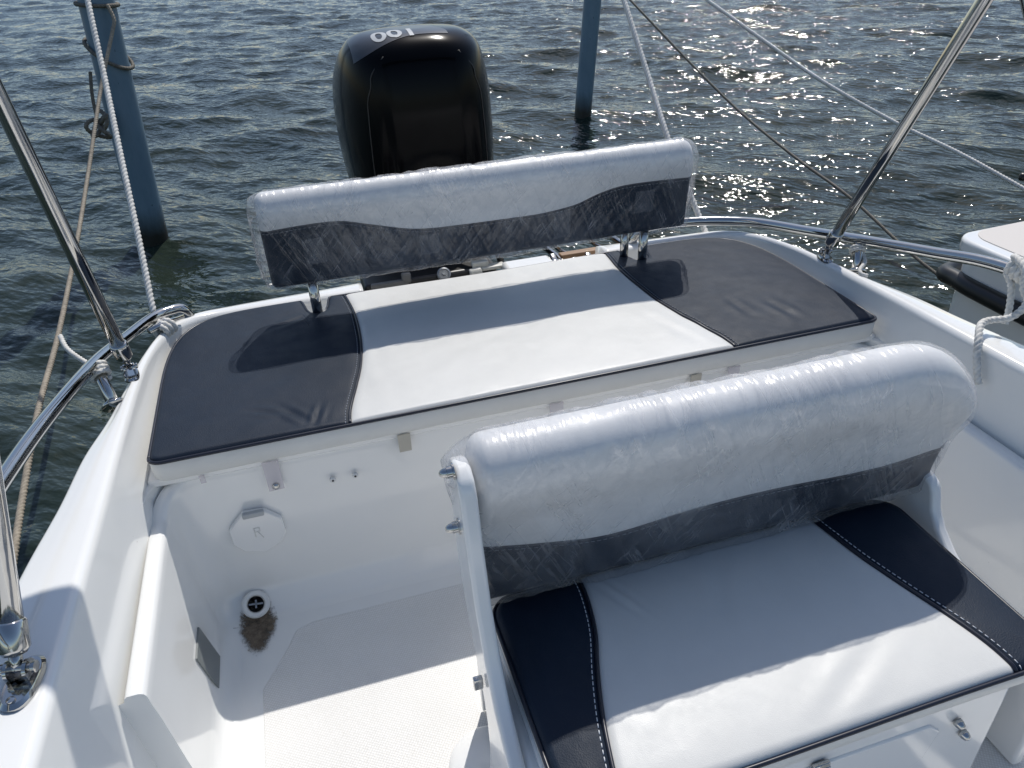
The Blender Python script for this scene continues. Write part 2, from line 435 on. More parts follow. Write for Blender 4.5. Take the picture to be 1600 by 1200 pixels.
# ------------------------------------------------------------------ water
ZW = -0.10
def build_water():
    def axis_x(c, near, step, far, g):
        a = [0.0]; st = step
        while a[-1] < far:
            if a[-1] > near: st *= g
            a.append(a[-1]+st)
        a = np.array(a); return np.r_[-a[:0:-1], a]+c
    xs = axis_x(3.0, 7.0, 0.034, 2500, 1.035)
    ys = [-2.0]; st = 0.03
    while ys[-1] < 2500:
        if ys[-1] > 8: st = max(st, 0.0042*ys[-1]) if ys[-1] < 40 else st*1.06
        ys.append(ys[-1]+st)
    ys = np.array(ys); ys = np.r_[np.array([-2500, -900, -300, -100, -40, -18, -9, -5, -3.2]), ys]
    X, Y = np.meshgrid(xs, ys)
    r = np.random.RandomState(11)
    H = np.zeros_like(X)
    wx = X+0.25*fbm(X*0.6, Y*0.6, 3); wy = Y+0.25*fbm(X*0.6+40, Y*0.6+9, 3)
    for k in range(80):
        lam = 0.13*(2.3/0.13)**r.rand()**1.1
        th = R_(r.normal(46, 27))
        kk = 2*np.pi/lam; a = 0.0105*lam**0.95*(0.5+r.rand())*0.40
        p = kk*(wx*math.cos(th)+wy*math.sin(th))+r.rand()*6.28
        s = np.sin(p)
        H += a*(s+0.35*np.abs(s)**2*1.0)
    H += 0.006*fbm(X*5, Y*8, 3)
    D = np.hypot(X-2, Y-4)
    H *= np.clip(1.35-D/90, 0, 1)
    H -= H[(D < 10)].mean()
    n, m = X.shape
    V = np.stack([X, Y, H+ZW], -1).reshape(-1, 3).astype(np.float32)
    idx = np.arange(n*m).reshape(n, m)
    F = np.stack([idx[:-1, :-1], idx[:-1, 1:], idx[1:, 1:], idx[1:, :-1]], -1).reshape(-1, 4)
    me = bpy.data.meshes.new('water')
    me.vertices.add(len(V)); me.vertices.foreach_set('co', V.ravel())
    me.loops.add(F.size); me.loops.foreach_set('vertex_index', F.ravel().astype(np.int32))
    me.polygons.add(len(F)); me.polygons.foreach_set('loop_start', (np.arange(len(F))*4).astype(np.int32))
    me.polygons.foreach_set('loop_total', np.full(len(F), 4, np.int32))
    me.polygons.foreach_set('use_smooth', np.ones(len(F), bool))
    me.update(calc_edges=True); me.materials.append(M_water)
    o = bpy.data.objects.new('water', me); col.objects.link(o); o['kind'] = 'structure'
build_water()

# ------------------------------------------------------------------ the boat
boat = empty('motorboat', (0, 1.0, -0.1), 'white open motorboat whose glossy stern cockpit fills the foreground', 'motorboat')

# stations (outer edge xyz | inner edge xyz | wall foot xy z) of the port coaming, from forward round to the stern
ST = [
 ((-1.15,-0.9,0.65),(-0.965,-0.9,0.65),(-0.945,-0.9,0.36)),
 ((-1.12,0.4,0.635),(-0.964,0.4,0.635),(-0.942,0.4,0.36)),
 ((-1.095,0.85,0.627),(-0.962,0.85,0.63),(-0.940,0.85,0.36)),
 ((-1.072,1.12,0.62),(-0.957,1.12,0.627),(-0.937,1.12,0.36)),
 ((-1.045,1.30,0.618),(-0.953,1.30,0.625),(-0.934,1.30,0.38)),
 ((-1.028,1.46,0.616),(-0.951,1.44,0.623),(-0.920,1.44,0.44)),
 ((-1.000,1.60,0.613),(-0.948,1.58,0.62),(-0.915,1.58,0.48)),
 ((-0.982,1.74,0.61),(-0.944,1.72,0.617),(-0.913,1.72,0.49)),
 ((-0.966,1.88,0.605),(-0.936,1.86,0.612),(-0.911,1.86,0.50)),
 ((-0.938,2.03,0.595),(-0.916,1.985,0.602),(-0.902,1.98,0.50)),
 ((-0.905,2.13,0.582),(-0.885,2.075,0.592),(-0.872,2.06,0.50)),
 ((-0.850,2.205,0.568),(-0.832,2.14,0.578),(-0.825,2.125,0.50)),
 ((-0.750,2.240,0.558),(-0.748,2.170,0.565),(-0.745,2.155,0.50)),
 ((-0.600,2.262,0.552),(-0.600,2.185,0.558),(-0.600,2.165,0.50)),
 ((-0.480,2.272,0.550),(-0.480,2.190,0.556),(-0.480,2.170,0.50)),
 ((-0.360,2.280,0.550),(-0.360,2.190,0.556),(-0.360,2.170,0.50))]
def coaming(name, sgn, cut=None):
    A = catmull(np.array([np.r_[a, b, c] for a, b, c in ST]), 7)
    if cut is not None: A = A[:cut]
    rows = []
    for q in A:
        o, i, wf = q[:3], q[3:6], q[6:9]
        e = i-o; e[2] = 0; wd = np.linalg.norm(e); e /= wd
        r = min(0.016, wd*0.42); r2 = min(0.020, wd*0.42)
        P = [o-e*(-0.10)+[0, 0, -0.95], o-e*(-0.045)+[0, 0, -0.55], o-e*0.004+[0, 0, -0.20], o-e*0.020+[0, 0, -0.16], o-e*0.026+[0, 0, -0.13],
             o-e*0.022+[0, 0, -0.105], o-e*0.004+[0, 0, -0.09]]
        for t in np.linspace(0, 1, 6): P.append(o+e*r*(1-math.cos(t*math.pi/2))+[0, 0, -r+r*math.sin(t*math.pi/2)])
        for t in (0.25, 0.5, 0.75):
            m_ = (o+e*r)*(1-t)+(i-e*r2)*t; P.append(m_+[0, 0, 0.003*math.sin(t*math.pi)])
        for t in np.linspace(0, 1, 7): P.append(i-e*r2*math.cos(t*math.pi/2)+e*0+[0, 0, -r2+r2*math.cos(t*math.pi/2)] if False else i+e*(-r2+r2*math.sin(t*math.pi/2))+[0, 0, -r2+r2*math.cos(t*math.pi/2)])
        wt = P[-1]
        for t in (0.15, 0.35, 0.6, 0.8, 1.0): P.append(wt*(1-t)+wf*t)
        rows.append(P)
    V = np.array(rows); n, m = V.shape[:2]; V = V.reshape(-1, 3)
    if sgn > 0: V[:, 0] *= -1
    f = gridf(n, m)
    f.append(tuple(range((n-1)*m, n*m)))
    return mesh(name, V, f, M_gel, boat)
coaming('port_gunwale', -1)
coaming('starboard_gunwale', 1, cut=len(catmull(np.array([np.r_[a, b, c] for a, b, c in ST]), 7))-5)
# transom block between the motor well and the boarding ladder, and the wall below
m = MB(); m.box((0.185, 2.215, 0.36), (0.165, 0.10, 0.38)); m.build('transom_block', M_gel, boat, bevel=0.012, seg=3, angle=40)
m = MB(); m.box((0, 2.19, 0.10), (1.74, 0.07, 0.70)); m.build('transom', M_gel, boat, bevel=0.01, seg=2, angle=40)
m = MB(); m.box((0, 2.47, 0.10), (1.50, 0.50, 0.12)); m.build('swim_platform', M_gel, boat, bevel=0.03, seg=3, angle=40)

# cockpit liner: side panels and locker front in one swept moulding
def liner():
    path = []
    XR, YB, rc = 0.900, 1.474, 0.075
    path += [(-XR, y, 0.0) for y in np.linspace(0.957, YB-rc, 14)]
    path += [(-XR+rc-rc*math.cos(t), YB-rc+rc*math.sin(t), t/(math.pi/2)) for t in np.linspace(0.12, math.pi/2, 9)]
    path += [(x, YB, 1.0) for x in np.linspace(-XR+rc+0.03, XR-rc-0.03, 30)]
    path += [(XR-rc+rc*math.sin(t), YB-rc+rc*math.cos(t), 1-t/(math.pi/2)) for t in np.linspace(0, math.pi/2-0.12, 9)]
    path += [(XR, y, 0.0) for y in np.linspace(YB-rc, 0.62, 20)]
    path = np.array(path)
    T = np.gradient(path[:, :2], axis=0); T /= np.linalg.norm(T, axis=1)[:, None]
    Nn = np.stack([T[:, 1], -T[:, 0]], 1)
    rows = []
    for (x, y, b), nn in zip(path, Nn):
        zt = 0.452*(1-b)+0.507*b
        zt += 0.012*math.sin(math.pi*min(1, b*1)) if 0 < b < 1 else 0
        kk = 1-0.55*b
        prof = [(-0.036, 0.36), (-0.036, zt-0.012), (-0.034, zt-0.004), (-0.029, zt), (-0.010, zt), (-0.003, zt-0.004), (0.0, zt-0.012),
                (0.001, zt-0.03), (0.006*kk, 0.38), (0.016*kk, 0.25), (0.026*kk, 0.15), (0.029*kk, 0.13), (0.033, 0.115), (0.042, 0.101), (0.056, 0.093), (0.075, 0.0895), (0.10, 0.0885)]
        rows.append([(x+nn[0]*d, y+nn[1]*d, z) for d, z in prof])
    V = np.array(rows); n, mm = V.shape[:2]; f = gridf(n, mm)
    # forward end faces of the two side panels
    for k in (0, n-1):
        pass
    VV = V.reshape(-1, 3)
    for k, s in ((0, -1), (n-1, 1)):
        b0 = len(VV); ring = V[k][1:15]
        ye_ = V[k][0][1]; ext = np.array([(s*0.90, ye_, 0.080), (s*0.9465, ye_, 0.080), (s*0.9510, ye_, 0.437)])
        VV = np.r_[VV, ring, ext]; f.append(tuple(range(b0, b0+len(ring)+3)))
    o = mesh('cockpit_liner', VV, f, M_gel, boat)
    o.data.set_sharp_from_angle(angle=R_(50))
    return o
liner()
for s in (-1, 1):
    pl = [(-.955, 1.405), (-.934, 1.405), (-.930, 1.44), (-.908, 1.478), (-.87, 1.504), (-.87, 1.54), (-.955, 1.54)]
    prism('corner_block', [(-s*x, y) for x, y in pl], 2, 0.30, 0.5065, M_gel, boat, bevel=0.006)
# side wall forward of the panels, down to the floor
for s in (-1, 1):
    prof = [(0.9402, 0.362), (0.9385, 0.33), (0.9355, 0.28), (0.928, 0.18), (0.922, 0.14), (0.912, 0.115), (0.896, 0.098), (0.875, 0.0905), (0.84, 0.0885)]
    ys = np.linspace(-0.9, 1.43, 30)
    V = np.array([[(s*x, y, z) for x, z in prof] for y in ys]); n, mm = V.shape[:2]
    mesh('side_wall', V.reshape(-1, 3), gridf(n, mm), M_gel, boat)
# ledge that carries the sun pad
m = MB(); m.box((0, 1.815, 0.505), (1.86, 0.70, 0.02)); m.build('locker_lid', M_gel2, boat, bevel=0.006, seg=3, angle=40)
# floor
xs = np.linspace(-0.95, 0.95, 3); ys = np.linspace(-0.9, 1.46, 3)
V = [(x, y, 0.0895) for y in ys for x in xs]
flo = mesh('cockpit_floor', V, gridf(3, 3), M_gel, boat, smooth=False)
pad = [(-0.78, -0.9), (0.78, -0.9), (0.78, 1.30), (0.74, 1.36), (-0.66, 1.36), (-0.70, 1.345), (-0.72, 1.30), (-0.78, 1.20)]
prism('nonskid_panel', pad, 2, 0.0860, 0.0908, M_floor, boat, bevel=0.003, seg=2)

# drain with dirt stain
def dirt():
    m, nt, b = nm('dirt_stain')
    v = tc(nt); n = noise(nt, v, 70, 6, 0.75)
    b.inputs['Base Color'].default_value = (0.10, 0.075, 0.05, 1); b.inputs['Roughness'].default_value = 0.9
    nt.links.new(ramp(nt, n, [(0.35, (0.05, 0.04, 0.03)), (0.7, (0.26, 0.20, 0.14))]), b.inputs['Base Color'])
    t = N(nt, 'ShaderNodeBsdfTransparent'); mx = N(nt, 'ShaderNodeMixShader')
    at_ = N(nt, 'ShaderNodeAttribute', attribute_name='edge')
    ad = N(nt, 'ShaderNodeMath', operation='ADD'); nt.links.new(at_.outputs['Fac'], ad.inputs[0]); nt.links.new(n, ad.inputs[1])
    fac = ramp(nt, ad.outputs[0], [(0.52, (0, 0, 0)), (0.80, (0.95, 0.95, 0.95))])
    nt.links.new(fac, mx.inputs[0]); nt.links.new(t.outputs[0], mx.inputs[1]); nt.links.new(b.outputs[0], mx.inputs[2])
    nt.links.new(mx.outputs[0], nt.nodes['Material Output'].inputs[0]); return m
dc = Vector((-0.786, 1.434, 0.118)); dn = Vector((0.25, -0.62, 0.74)).normalized()
dr = MB(); dr.lathe([(0.030, -0.012), (0.0335, 0.0), (0.0335, 0.005), (0.030, 0.008), (0.022, 0.0075), (0.0195, 0.004), (0.0185, -0.004)], dc, dn, 36)
drain = dr.build('floor_drain', M_plastic, boat, angle=35)
dh = MB(); dh.lathe([(0.0001, 0.0045), (0.0186, 0.0045)], dc, dn, 28); dh.build('drain_bore', M_dark, drain)
dh = MB(); q = Vector((0, 0, 1)).rotation_difference(dn).to_matrix()
dh.box(dc+dn*0.006, (0.034, 0.004, 0.003), q); dh.box(dc+dn*0.006, (0.004, 0.02, 0.003), q); dh.build('drain_grate', M_grey, drain, smooth=False)
n_, k_ = 14, 40; V = []; E_ = []
for i in range(n_):
    t = i/(n_-1)
    for k in range(k_):
        a = 2*math.pi*k/k_
        x = 0.048*t*math.cos(a)*(1-0.32*max(0, -math.sin(a))); y = 0.088*t*math.sin(a)
        gx, gy = -0.786+x, 1.382+y
        d = (1.474-0.012)-gy
        z = 0.0895+0.0022+ (0.030*max(0, (0.062-d)/0.05)**1.7 if d < 0.062 else 0)
        V.append((gx, gy, z+0.001)); E_.append(1-t)
st = mesh('dirt_stain', V, gridf(n_, k_, closed=True), dirt(), boat)
a_ = st.data.attributes.new('edge', 'FLOAT', 'POINT'); a_.data.foreach_set('value', np.array(E_)*0.9)

M_hinge = simple('grey_plastic', (0.42, 0.44, 0.45), 0.4)
# inspection hatch on the locker front
YB = 1.4605
hx, hz = -0.738, 0.323
oct_ = [(-0.022, 0.060), (0.026, 0.056), (0.060, 0.022), (0.062, -0.020), (0.045, -0.048), (0.004, -0.068), (-0.040, -0.052), (-0.060, -0.025), (-0.060, 0.018)]
hat = prism('inspection_hatch', [(hx+x, hz+z) for x, z in oct_], 1, YB+0.01, YB-0.006, M_gel2, boat, bevel=0.003)
m = MB(); m.box((hx+0.002, YB-0.010, hz+0.057), (0.048, 0.012, 0.014)); m.build('hinge', M_hinge, hat, bevel=0.003, seg=3)
m = MB()
for a, b_ in (((-.006, .012), (-.006, -.014)), ((-.006, .012), (.006, .012)), ((.006, .012), (.006, .002)), ((.006, .002), (-.004, 0)), ((.002, -.002), (.010, -.02))):
    m.tube([(hx+a[0], YB-0.0065, hz+a[1]), (hx+b_[0], YB-0.0065, hz+b_[1])], 0.0011, 6)
m.build('embossed_mark', M_band, hat)
for px, py in ((520, 750), (555, 743)):
    p = Vector(at(px, py, YB))
    mm_ = MB(); mm_.lathe([(0.007, -0.004), (0.007, 0.0015), (0.0055, 0.003), (0.0001, 0.003)], p, (0, -1, 0), 18)
    s_ = mm_.build('screw', M_plastic, boat)
    h_ = MB(); h_.lathe([(0.0028, 0.0), (0.0028, 0.0036), (0.0001, 0.0036)], p, (0, -1, 0), 6); h_.build('socket', M_dark, s_, smooth=False)
# vent plate on the port side panel
p = [(-0.8835, 1.278, 0.246), (-0.8700, 1.300, 0.118), (-0.8700, 1.212, 0.118), (-0.8835, 1.192, 0.246)]
V = p+[(x+0.004, y, z) for x, y, z in p]
mesh('grey_vent_plate', V, [(0, 1, 2, 3), (7, 6, 5, 4), (0, 4, 5, 1), (1, 5, 6, 2), (2, 6, 7, 3), (3, 7, 4, 0)], M_plate, boat, smooth=False)

# retaining tabs under the sun pad
def strap_tab(x, wdt, z0, z1, mat, snap=False, name='strap_tab'):
    y = 1.4555
    V = [(x-wdt/2, y, z0), (x+wdt/2, y, z0), (x+wdt/2*0.95, y+0.002, z1), (x-wdt/2*0.95, y+0.002, z1)]
    V += [(a, b-0.002, c) for a, b, c in V]
    o = mesh(name, V, [(0, 1, 2, 3), (7, 6, 5, 4), (0, 4, 5, 1), (1, 5, 6, 2), (2, 6, 7, 3), (3, 7, 4, 0)], mat, boat, smooth=False)
    if snap:
        b = MB(); b.lathe([(0.0085, -0.002), (0.0085, 0.002), (0.006, 0.005), (0.003, 0.006), (0.0001, 0.006)], (x, y-0.001, z1+0.012), (0, -1, 0), 20)
        b.build('snap_stud', M_chrome, o)
    return o
strap_tab(-0.672, 0.036, 0.512, 0.430, M_tab, True)
strap_tab(-0.370, 0.030, 0.512, 0.462, M_beige)
strap_tab(0.006, 0.036, 0.512, 0.478, M_tab)
strap_tab(0.384, 0.030, 0.512, 0.480, M_beige)
strap_tab(0.492, 0.034, 0.512, 0.478, M_tab)
strap_tab(-0.817, 0.012, 0.512, 0.490, M_tab)

# rails -------------------------------------------------------------
def rail(pts, posts, s):
    P = catmull(pts, 10)
    m = MB(); m.tube(P, 0.0155, 20)
    o = m.build('grab_rail', M_chrome, boat)
    for a, b_ in posts:
        q_ = MB(); a = Vector(a); b_ = Vector(b_)
        q_.tube([a, a.lerp(b_, 0.5), b_], 0.0140, 16)
        d = (a-b_).normalized()
        q_.lathe([(0.027, -0.002), (0.027, 0.004), (0.020, 0.009), (0.015, 0.012)], b_, d, 24)
        q_.build('post', M_chrome, o)
    return o
railL = rail([(-0.860,2.160,0.565),(-0.872,2.152,0.600),(-0.893,2.140,0.612),(-0.943,2.090,0.620),(-0.990,1.945,0.640),(-1.028,1.765,0.672),(-1.060,1.50,0.707),(-1.083,1.30,0.722),(-1.092,1.10,0.735),(-1.10,0.6,0.75),(-1.10,-0.5,0.76)],
     [((-1.030,1.765,0.672), (-0.996,1.675,0.600)), ((-1.098,0.62,0.745), (-1.06,0.60,0.63))], -1)
railR = rail([(0.560,2.235,0.555),(0.566,2.230,0.575),(0.590,2.225,0.600),(0.66,2.225,0.608),(0.80,2.19,0.612),(0.93,2.09,0.622),(1.005,1.90,0.645),(1.032,1.725,0.678),(1.080,1.50,0.715),(1.110,1.31,0.745),(1.12,1.0,0.757),(1.12,0.5,0.76),(1.12,-0.5,0.76)],
     [((1.036,1.720,0.678), (0.998,1.660,0.605)), ((1.115,0.6,0.757), (1.07,0.6,0.63))], 1)

# bimini legs, hinges and the rolled canopy they carry ---------------
bim = empty('folding_sunshade', (0, 1.75, 0.6), 'polished steel legs of the folded sunshade standing on both gunwales', 'sunshade')
def leg(a, b_, r, extra=None):
    a, b_ = Vector(a), Vector(b_); d = (b_-a).normalized()
    m = MB(); m.tube([a+d*0.045]+[a.lerp(b_, t) for t in (0.3, 0.6, 1)], r, 20); o = m.build('leg', M_chrome, bim)
    q = MB(); q.tube([a+d*0.028, a+d*0.036, a+d*0.072, a+d*0.076], [r*0.9, r*1.22, r*1.22, r*1.03], 20)
    q.tube([a+d*0.004, a+d*0.034], r*0.52, 12)
    q.build('end_socket', M_chrome, o)
    return o
def hinge_base(p, yawr, name='deck_hinge', S=1.0):
    p = Vector(p); m = MB(); Rz = Matrix.Rotation(yawr, 3, 'Z')
    n = 28; base = []
    for k in range(n):
        t = 2*math.pi*k/n
        base.append((0.018*abs(math.cos(t))**0.8*math.copysign(1, math.cos(t)), 0.036*abs(math.sin(t))**0.8*math.copysign(1, math.sin(t))))
    vs = []; 
    for sc_, h in ((1.0, 0), (1.0, 0.004), (0.86, 0.008)):
        for x, y in base: vs.append(p+Rz@Vector((x*sc_, y*sc_, h)))
    f = []
    for i in range(2):
        for k in range(n): f.append((i*n+k, i*n+(k+1) % n, (i+1)*n+(k+1) % n, (i+1)*n+k))
    f.append(tuple(range(n-1, -1, -1))); f.append(tuple(2*n+k for k in range(n)))
    m.add(vs, f)
    for sx in (-1, 1):
        m.lathe([(0.011, 0), (0.011, 0.004)], p+Rz@Vector((sx*0.010-0.002, 0.004, 0.020)), Rz@Vector((1, 0, 0)), 20)
        m.box(p+Rz@Vector((sx*0.010, 0.004, 0.011)), (0.004, 0.020, 0.018), Rz)
    m.lathe([(0.004, -0.018), (0.0065, -0.018), (0.0065, -0.014), (0.004, -0.014), (0.004, 0.015), (0.0065, 0.015), (0.0065, 0.019), (0.001, 0.020)], p+Rz@Vector((0, 0.004, 0.022)), Rz@Vector((1, 0, 0)), 14)
    m.lathe([(0.0045, 0.007), (0.0045, 0.010), (0.0001, 0.0105)], p+Rz@Vector((0, 0.024, 0)), (0, 0, 1), 14)
    m.lathe([(0.0045, 0.007), (0.0045, 0.010), (0.0001, 0.0105)], p+Rz@Vector((0, -0.026, 0)), (0, 0, 1), 14)
    m.v = [tuple(p+(Vector(q)-p)*S) for q in m.v]
    return m.build(name, M_chrome, bim, angle=35)
hinge_base((-0.966, 1.780, 0.614), R_(8)); hinge_base((0.964, 1.762, 0.614), R_(-12))
hinge_base((-1.002, 0.868, 0.631), R_(-10), S=1.3); hinge_base((1.02, 0.90, 0.631), R_(10))
leg((-0.966, 1.784, 0.636), (-1.002, 1.532, 1.84), 0.0165)
leg((0.966, 1.766, 0.636), (1.025, 1.23, 1.84), 0.0165)
leg((-1.004, 0.872, 0.650), (-0.95, 1.66, 1.86), 0.0170)
leg((1.02, 0.905, 0.650), (0.95, 1.66, 1.86), 0.0150)
# second tube lying beside the near port leg, seen as a doubled pole
leg((-1.036, 0.905, 0.665), (-0.985, 1.66, 1.86), 0.0125)
m = MB(); m.tube([(-0.96, 1.70, 1.90), (-0.5, 1.70, 1.93), (0, 1.70, 1.94), (0.5, 1.70, 1.93), (0.96, 1.70, 1.90)], 0.0155, 14); m.build('bow', M_chrome, bim)
pp = catmull([(-1.0, 1.775, 1.88), (-0.6, 1.78, 1.93), (0, 1.775, 1.95), (0.6, 1.78, 1.93), (1.0, 1.775, 1.88)], 10)
v, f = tube_geo(pp, 0.085, 18); v = v+0.006*np.stack([fbm(v[:, 0]*9+k, v[:, 1]*30+v[:, 2]*20, 2) for k in (0, 50, 90)], 1)
mesh('rolled_canopy', v, f, simple('navy_canvas', (0.02, 0.03, 0.06), 0.8, bscale=300), bim)

# ------------------------------------------------------------------ upholstery pads
def pad_build(root, zt, thick, yf, ya, xL, xR, seamL, seamR, R0=0.011, puff=0.006, seed=0, wr=1.0, SEAMF=1.0, folds=(), thread=None, nx=(46, 110, 46), ny=90, xa=None):
    """top: navy | white | navy panels; yf(x), ya(x) front and aft outline; seams x(y)"""
    ymid0, ymid1 = yf(0.1), ya(0.1)
    def patch(xa_, xb_, n, end):
        u = np.linspace(0, 1, n)
        if end == -1: u = 1-np.cos(u*np.pi/2)   # dense near left end
        if end == 1: u = np.sin(u*np.pi/2)
        v = np.linspace(0, 1, ny); v = 0.5-0.5*np.cos(v*np.pi)*0.15-0.85*(0.5-v)
        v = (v-v[0])/(v[-1]-v[0])
        U, Vv = np.meshgrid(u, v, indexing='ij')
        ye = ymid0+Vv*(ymid1-ymid0)
        X = xa_(ye)*(1-U)+xb_(ye)*U
        Y = yf(X)+Vv*(ya(X)-yf(X))
        return X, Y
    cL = lambda y: np.full_like(y, xL); cR = lambda y: np.full_like(y, xR)
    P = [patch(cL, seamL, nx[0], -1), patch(seamL, seamR, nx[1], 0), patch(seamR, cR, nx[2], 1)]
    # outline
    xx = np.concatenate([xL+(seamL(np.array([ymid0]))[0]-xL)*(1-np.cos(np.linspace(0, 1, 160)*np.pi/2)), np.linspace(seamL(np.array([ymid0]))[0], seamR(np.array([ymid0]))[0], 300)[1:-1],
                         seamR(np.array([ymid0]))[0]+(xR-seamR(np.array([ymid0]))[0])*np.sin(np.linspace(0, 1, 160)*np.pi/2)])
    front = np.stack([xx, yf(xx)], 1); aft = np.stack([xx, ya(xx)], 1)[::-1]
    sideR = np.stack([np.full(30, xR), np.linspace(yf(np.array([xR]))[0], ya(np.array([xR]))[0], 30)], 1)[1:-1]
    sideL = np.stack([np.full(30, xL), np.linspace(ya(np.array([xL]))[0], yf(np.array([xL]))[0], 30)], 1)[1:-1]
    outl = np.concatenate([front, sideR, aft, sideL])
    ol, _ = resample(np.concatenate([outl, outl[:1]]), 0.005)
    def height(X, Y):
        sh = X.shape; x = X.ravel(); y = Y.ravel(); d = np.empty(len(x))
        for k in range(0, len(x), 4000):
            q = np.hypot(x[k:k+4000, None]-ol[None, :, 0], y[k:k+4000, None]-ol[None, :, 1]); j0 = q.argmin(1)
            P_ = np.stack([x[k:k+4000], y[k:k+4000]], 1); best = q.min(1)
            for dj in (-1, 0):
                a_ = ol[(j0+dj) % len(ol)]; b_ = ol[(j0+dj+1) % len(ol)]; ab = b_-a_; L2 = (ab**2).sum(1)+1e-12
                t_ = np.clip(((P_-a_)*ab).sum(1)/L2, 0, 1); best = np.minimum(best, np.hypot(*(P_-a_-ab*t_[:, None]).T))
            d[k:k+4000] = np.where(best < 4e-4, 0, best)
        d = d.reshape(sh)
        dd = np.minimum(d, R0)
        z = -R0+np.sqrt(np.maximum(0, R0**2-(R0-dd)**2))
        z += puff*(1-np.exp(-d/0.07))
        ds = np.minimum(np.abs(X-seamL(Y)), np.abs(X-seamR(Y)))
        z -= 0.0045*np.exp(-(ds/0.007)**2)+0.003*np.exp(-ds/0.05)
        k = np.clip(d/0.03, 0, 1)
        z += k*wr*(0.0035*fbm(X*4+seed, Y*4+seed, 3)+0.0016*fbm(X*11+seed, Y*14-seed, 3))
        # soft pull folds near the seams and corners
        z += k*wr*SEAMF*0.0016*np.sin(X*90+5*fbm(X*6, Y*6+seed, 2))*np.exp(-ds/0.05)*np.clip(fbm(X*5+9, Y*5+seed, 2)+0.1, 0, 1)*2
        for (cx_, cy_, an, L_, wv_, am) in folds:
            dx_, dy_ = X-cx_, Y-cy_; a_ = dx_*math.cos(an)+dy_*math.sin(an); b_ = -dx_*math.sin(an)+dy_*math.cos(an)
            z += k*am*np.exp(-(a_/L_)**2-(b_/(wv_*1.6))**2)*np.cos(b_/wv_*3.0)
        return zt+z
    names = ('navy_panel', 'white_panel', 'navy_panel'); mats = (M_navy, M_white, M_navy)
    for (X, Y), nme, mt in zip(P, names, mats):
        Z = height(X, Y); n, m_ = X.shape
        mesh(nme, np.stack([X, Y, Z], -1).reshape(-1, 3), gridf(n, m_), mt, root)
    # side band
    seg = np.concatenate([outl, outl[:1]]); seg, _ = resample(seg, 0.006)
    cen = seg.mean(0)
    T = np.gradient(seg, axis=0); T /= np.linalg.norm(T, axis=1)[:, None]+1e-9; Nn = np.stack([T[:, 1], -T[:, 0]], 1)
    lv = [(0, -R0), (0.002, -R0-0.004), (0.0025, -thick*0.5), (0.001, -thick+0.008), (-0.006, -thick), (-0.03, -thick-0.001)]
    V = np.array([[(*(p+n_*o_), zt+z_) for o_, z_ in lv] for p, n_ in zip(seg, Nn)])
    mesh('side_band', V.reshape(-1, 3), gridf(len(seg), len(lv)), M_band, root, weld=True)
    pz = np.c_[seg+Nn*0.0015, np.full(len(seg), zt-R0+0.0035)]
    v, f = tube_geo(pz[::1], 0.0042, 8); mesh('piping', v, f, M_pipe, root)
    for sm in (seamL, seamR):
        yy = np.linspace(ymid0+0.004, ymid1-0.004, 120); x_ = sm(yy)
        yy = np.clip(yy, yf(x_)+0.003, ya(x_)-0.003)
        z_ = height(x_, yy)+0.0028
        pth = np.stack([x_, yy, z_], 1)
        v, f = tube_geo(pth, 0.0036, 8); mesh('seam_piping', v, f, M_pipe, root)
        sg = -1 if sm is seamL else 1
        th = MB(); P2, s2 = resample(pth, 0.0105)
        for q in range(len(P2)-1):
            a = P2[q].copy(); b_ = P2[q]+(P2[q+1]-P2[q])*0.62
            a[0] += sg*0.010; b_[0] += sg*0.010
            a[2] = height(np.array([[a[0]]]), np.array([[a[1]]]))[0, 0]+0.0002; b_[2] = height(np.array([[b_[0]]]), np.array([[b_[1]]]))[0, 0]+0.0002
            th.tube([a, b_], 0.0009, 5)
        th.build('stitching', thread or M_thread, root)
    return height

pad1 = empty('sun_pad', (0, 1.79, 0.515), 'wide flat sun pad with white centre and navy ends across the stern locker', 'cushion')
def ya1(x):
    a = np.clip(np.abs(x)/0.908, 0, 1)
    y = 1.72+0.425*(1-a**14)**0.32
    y = y-0.012*np.exp(-(x/0.35)**2)
    for px_ in (-0.507, 0.507):
        d = np.abs(x-px_); t = np.clip((d-0.024)/0.020, 0, 1); t = t*t*(3-2*t)
        y = y-(1-t)*0.100*np.where(d < 0.03, np.sqrt(np.clip(1-(d/0.032)**2*0.35, 0, 1)), 1)
    return y
def yf1(x):
    a = np.clip((np.abs(x)-0.88)/0.028, 0, 1)
    return 1.446+0.020*(1-np.sqrt(np.maximum(0, 1-a*a)))
_sy = np.array([1.44, 1.5, 1.6, 1.7, 1.83, 2.0, 2.16]); _sx = np.array([.485, .478, .452, .428, .412, .409, .424])
s1 = lambda y: np.interp(y, catmull(np.c_[_sy, _sx], 8)[:, 0], catmull(np.c_[_sy, _sx], 8)[:, 1])
pad_build(pad1, 0.580, 0.062, yf1, ya1, -0.908, 0.908, lambda y: -s1(y), s1, seed=3, nx=(110, 120, 110), puff=0.004, thread=M_thread_d, folds=[(-0.60, 1.52, 2.2, 0.05, 0.016, -0.0035), (-0.55, 1.50, 1.3, 0.035, 0.012, -0.003), (-0.66, 1.55, 2.7, 0.04, 0.014, -0.0025), (0.60, 1.63, 1.6, 0.05, 0.022, -0.0018), (0.70, 1.58, 1.75, 0.05, 0.024, -0.002), (0.40, 1.60, 1.9, 0.10, 0.030, 0.0016), (-0.1, 1.75, 0.3, 0.2, 0.05, 0.001), (-0.58, 2.0, 0.4, 0.05, 0.02, -0.002)])

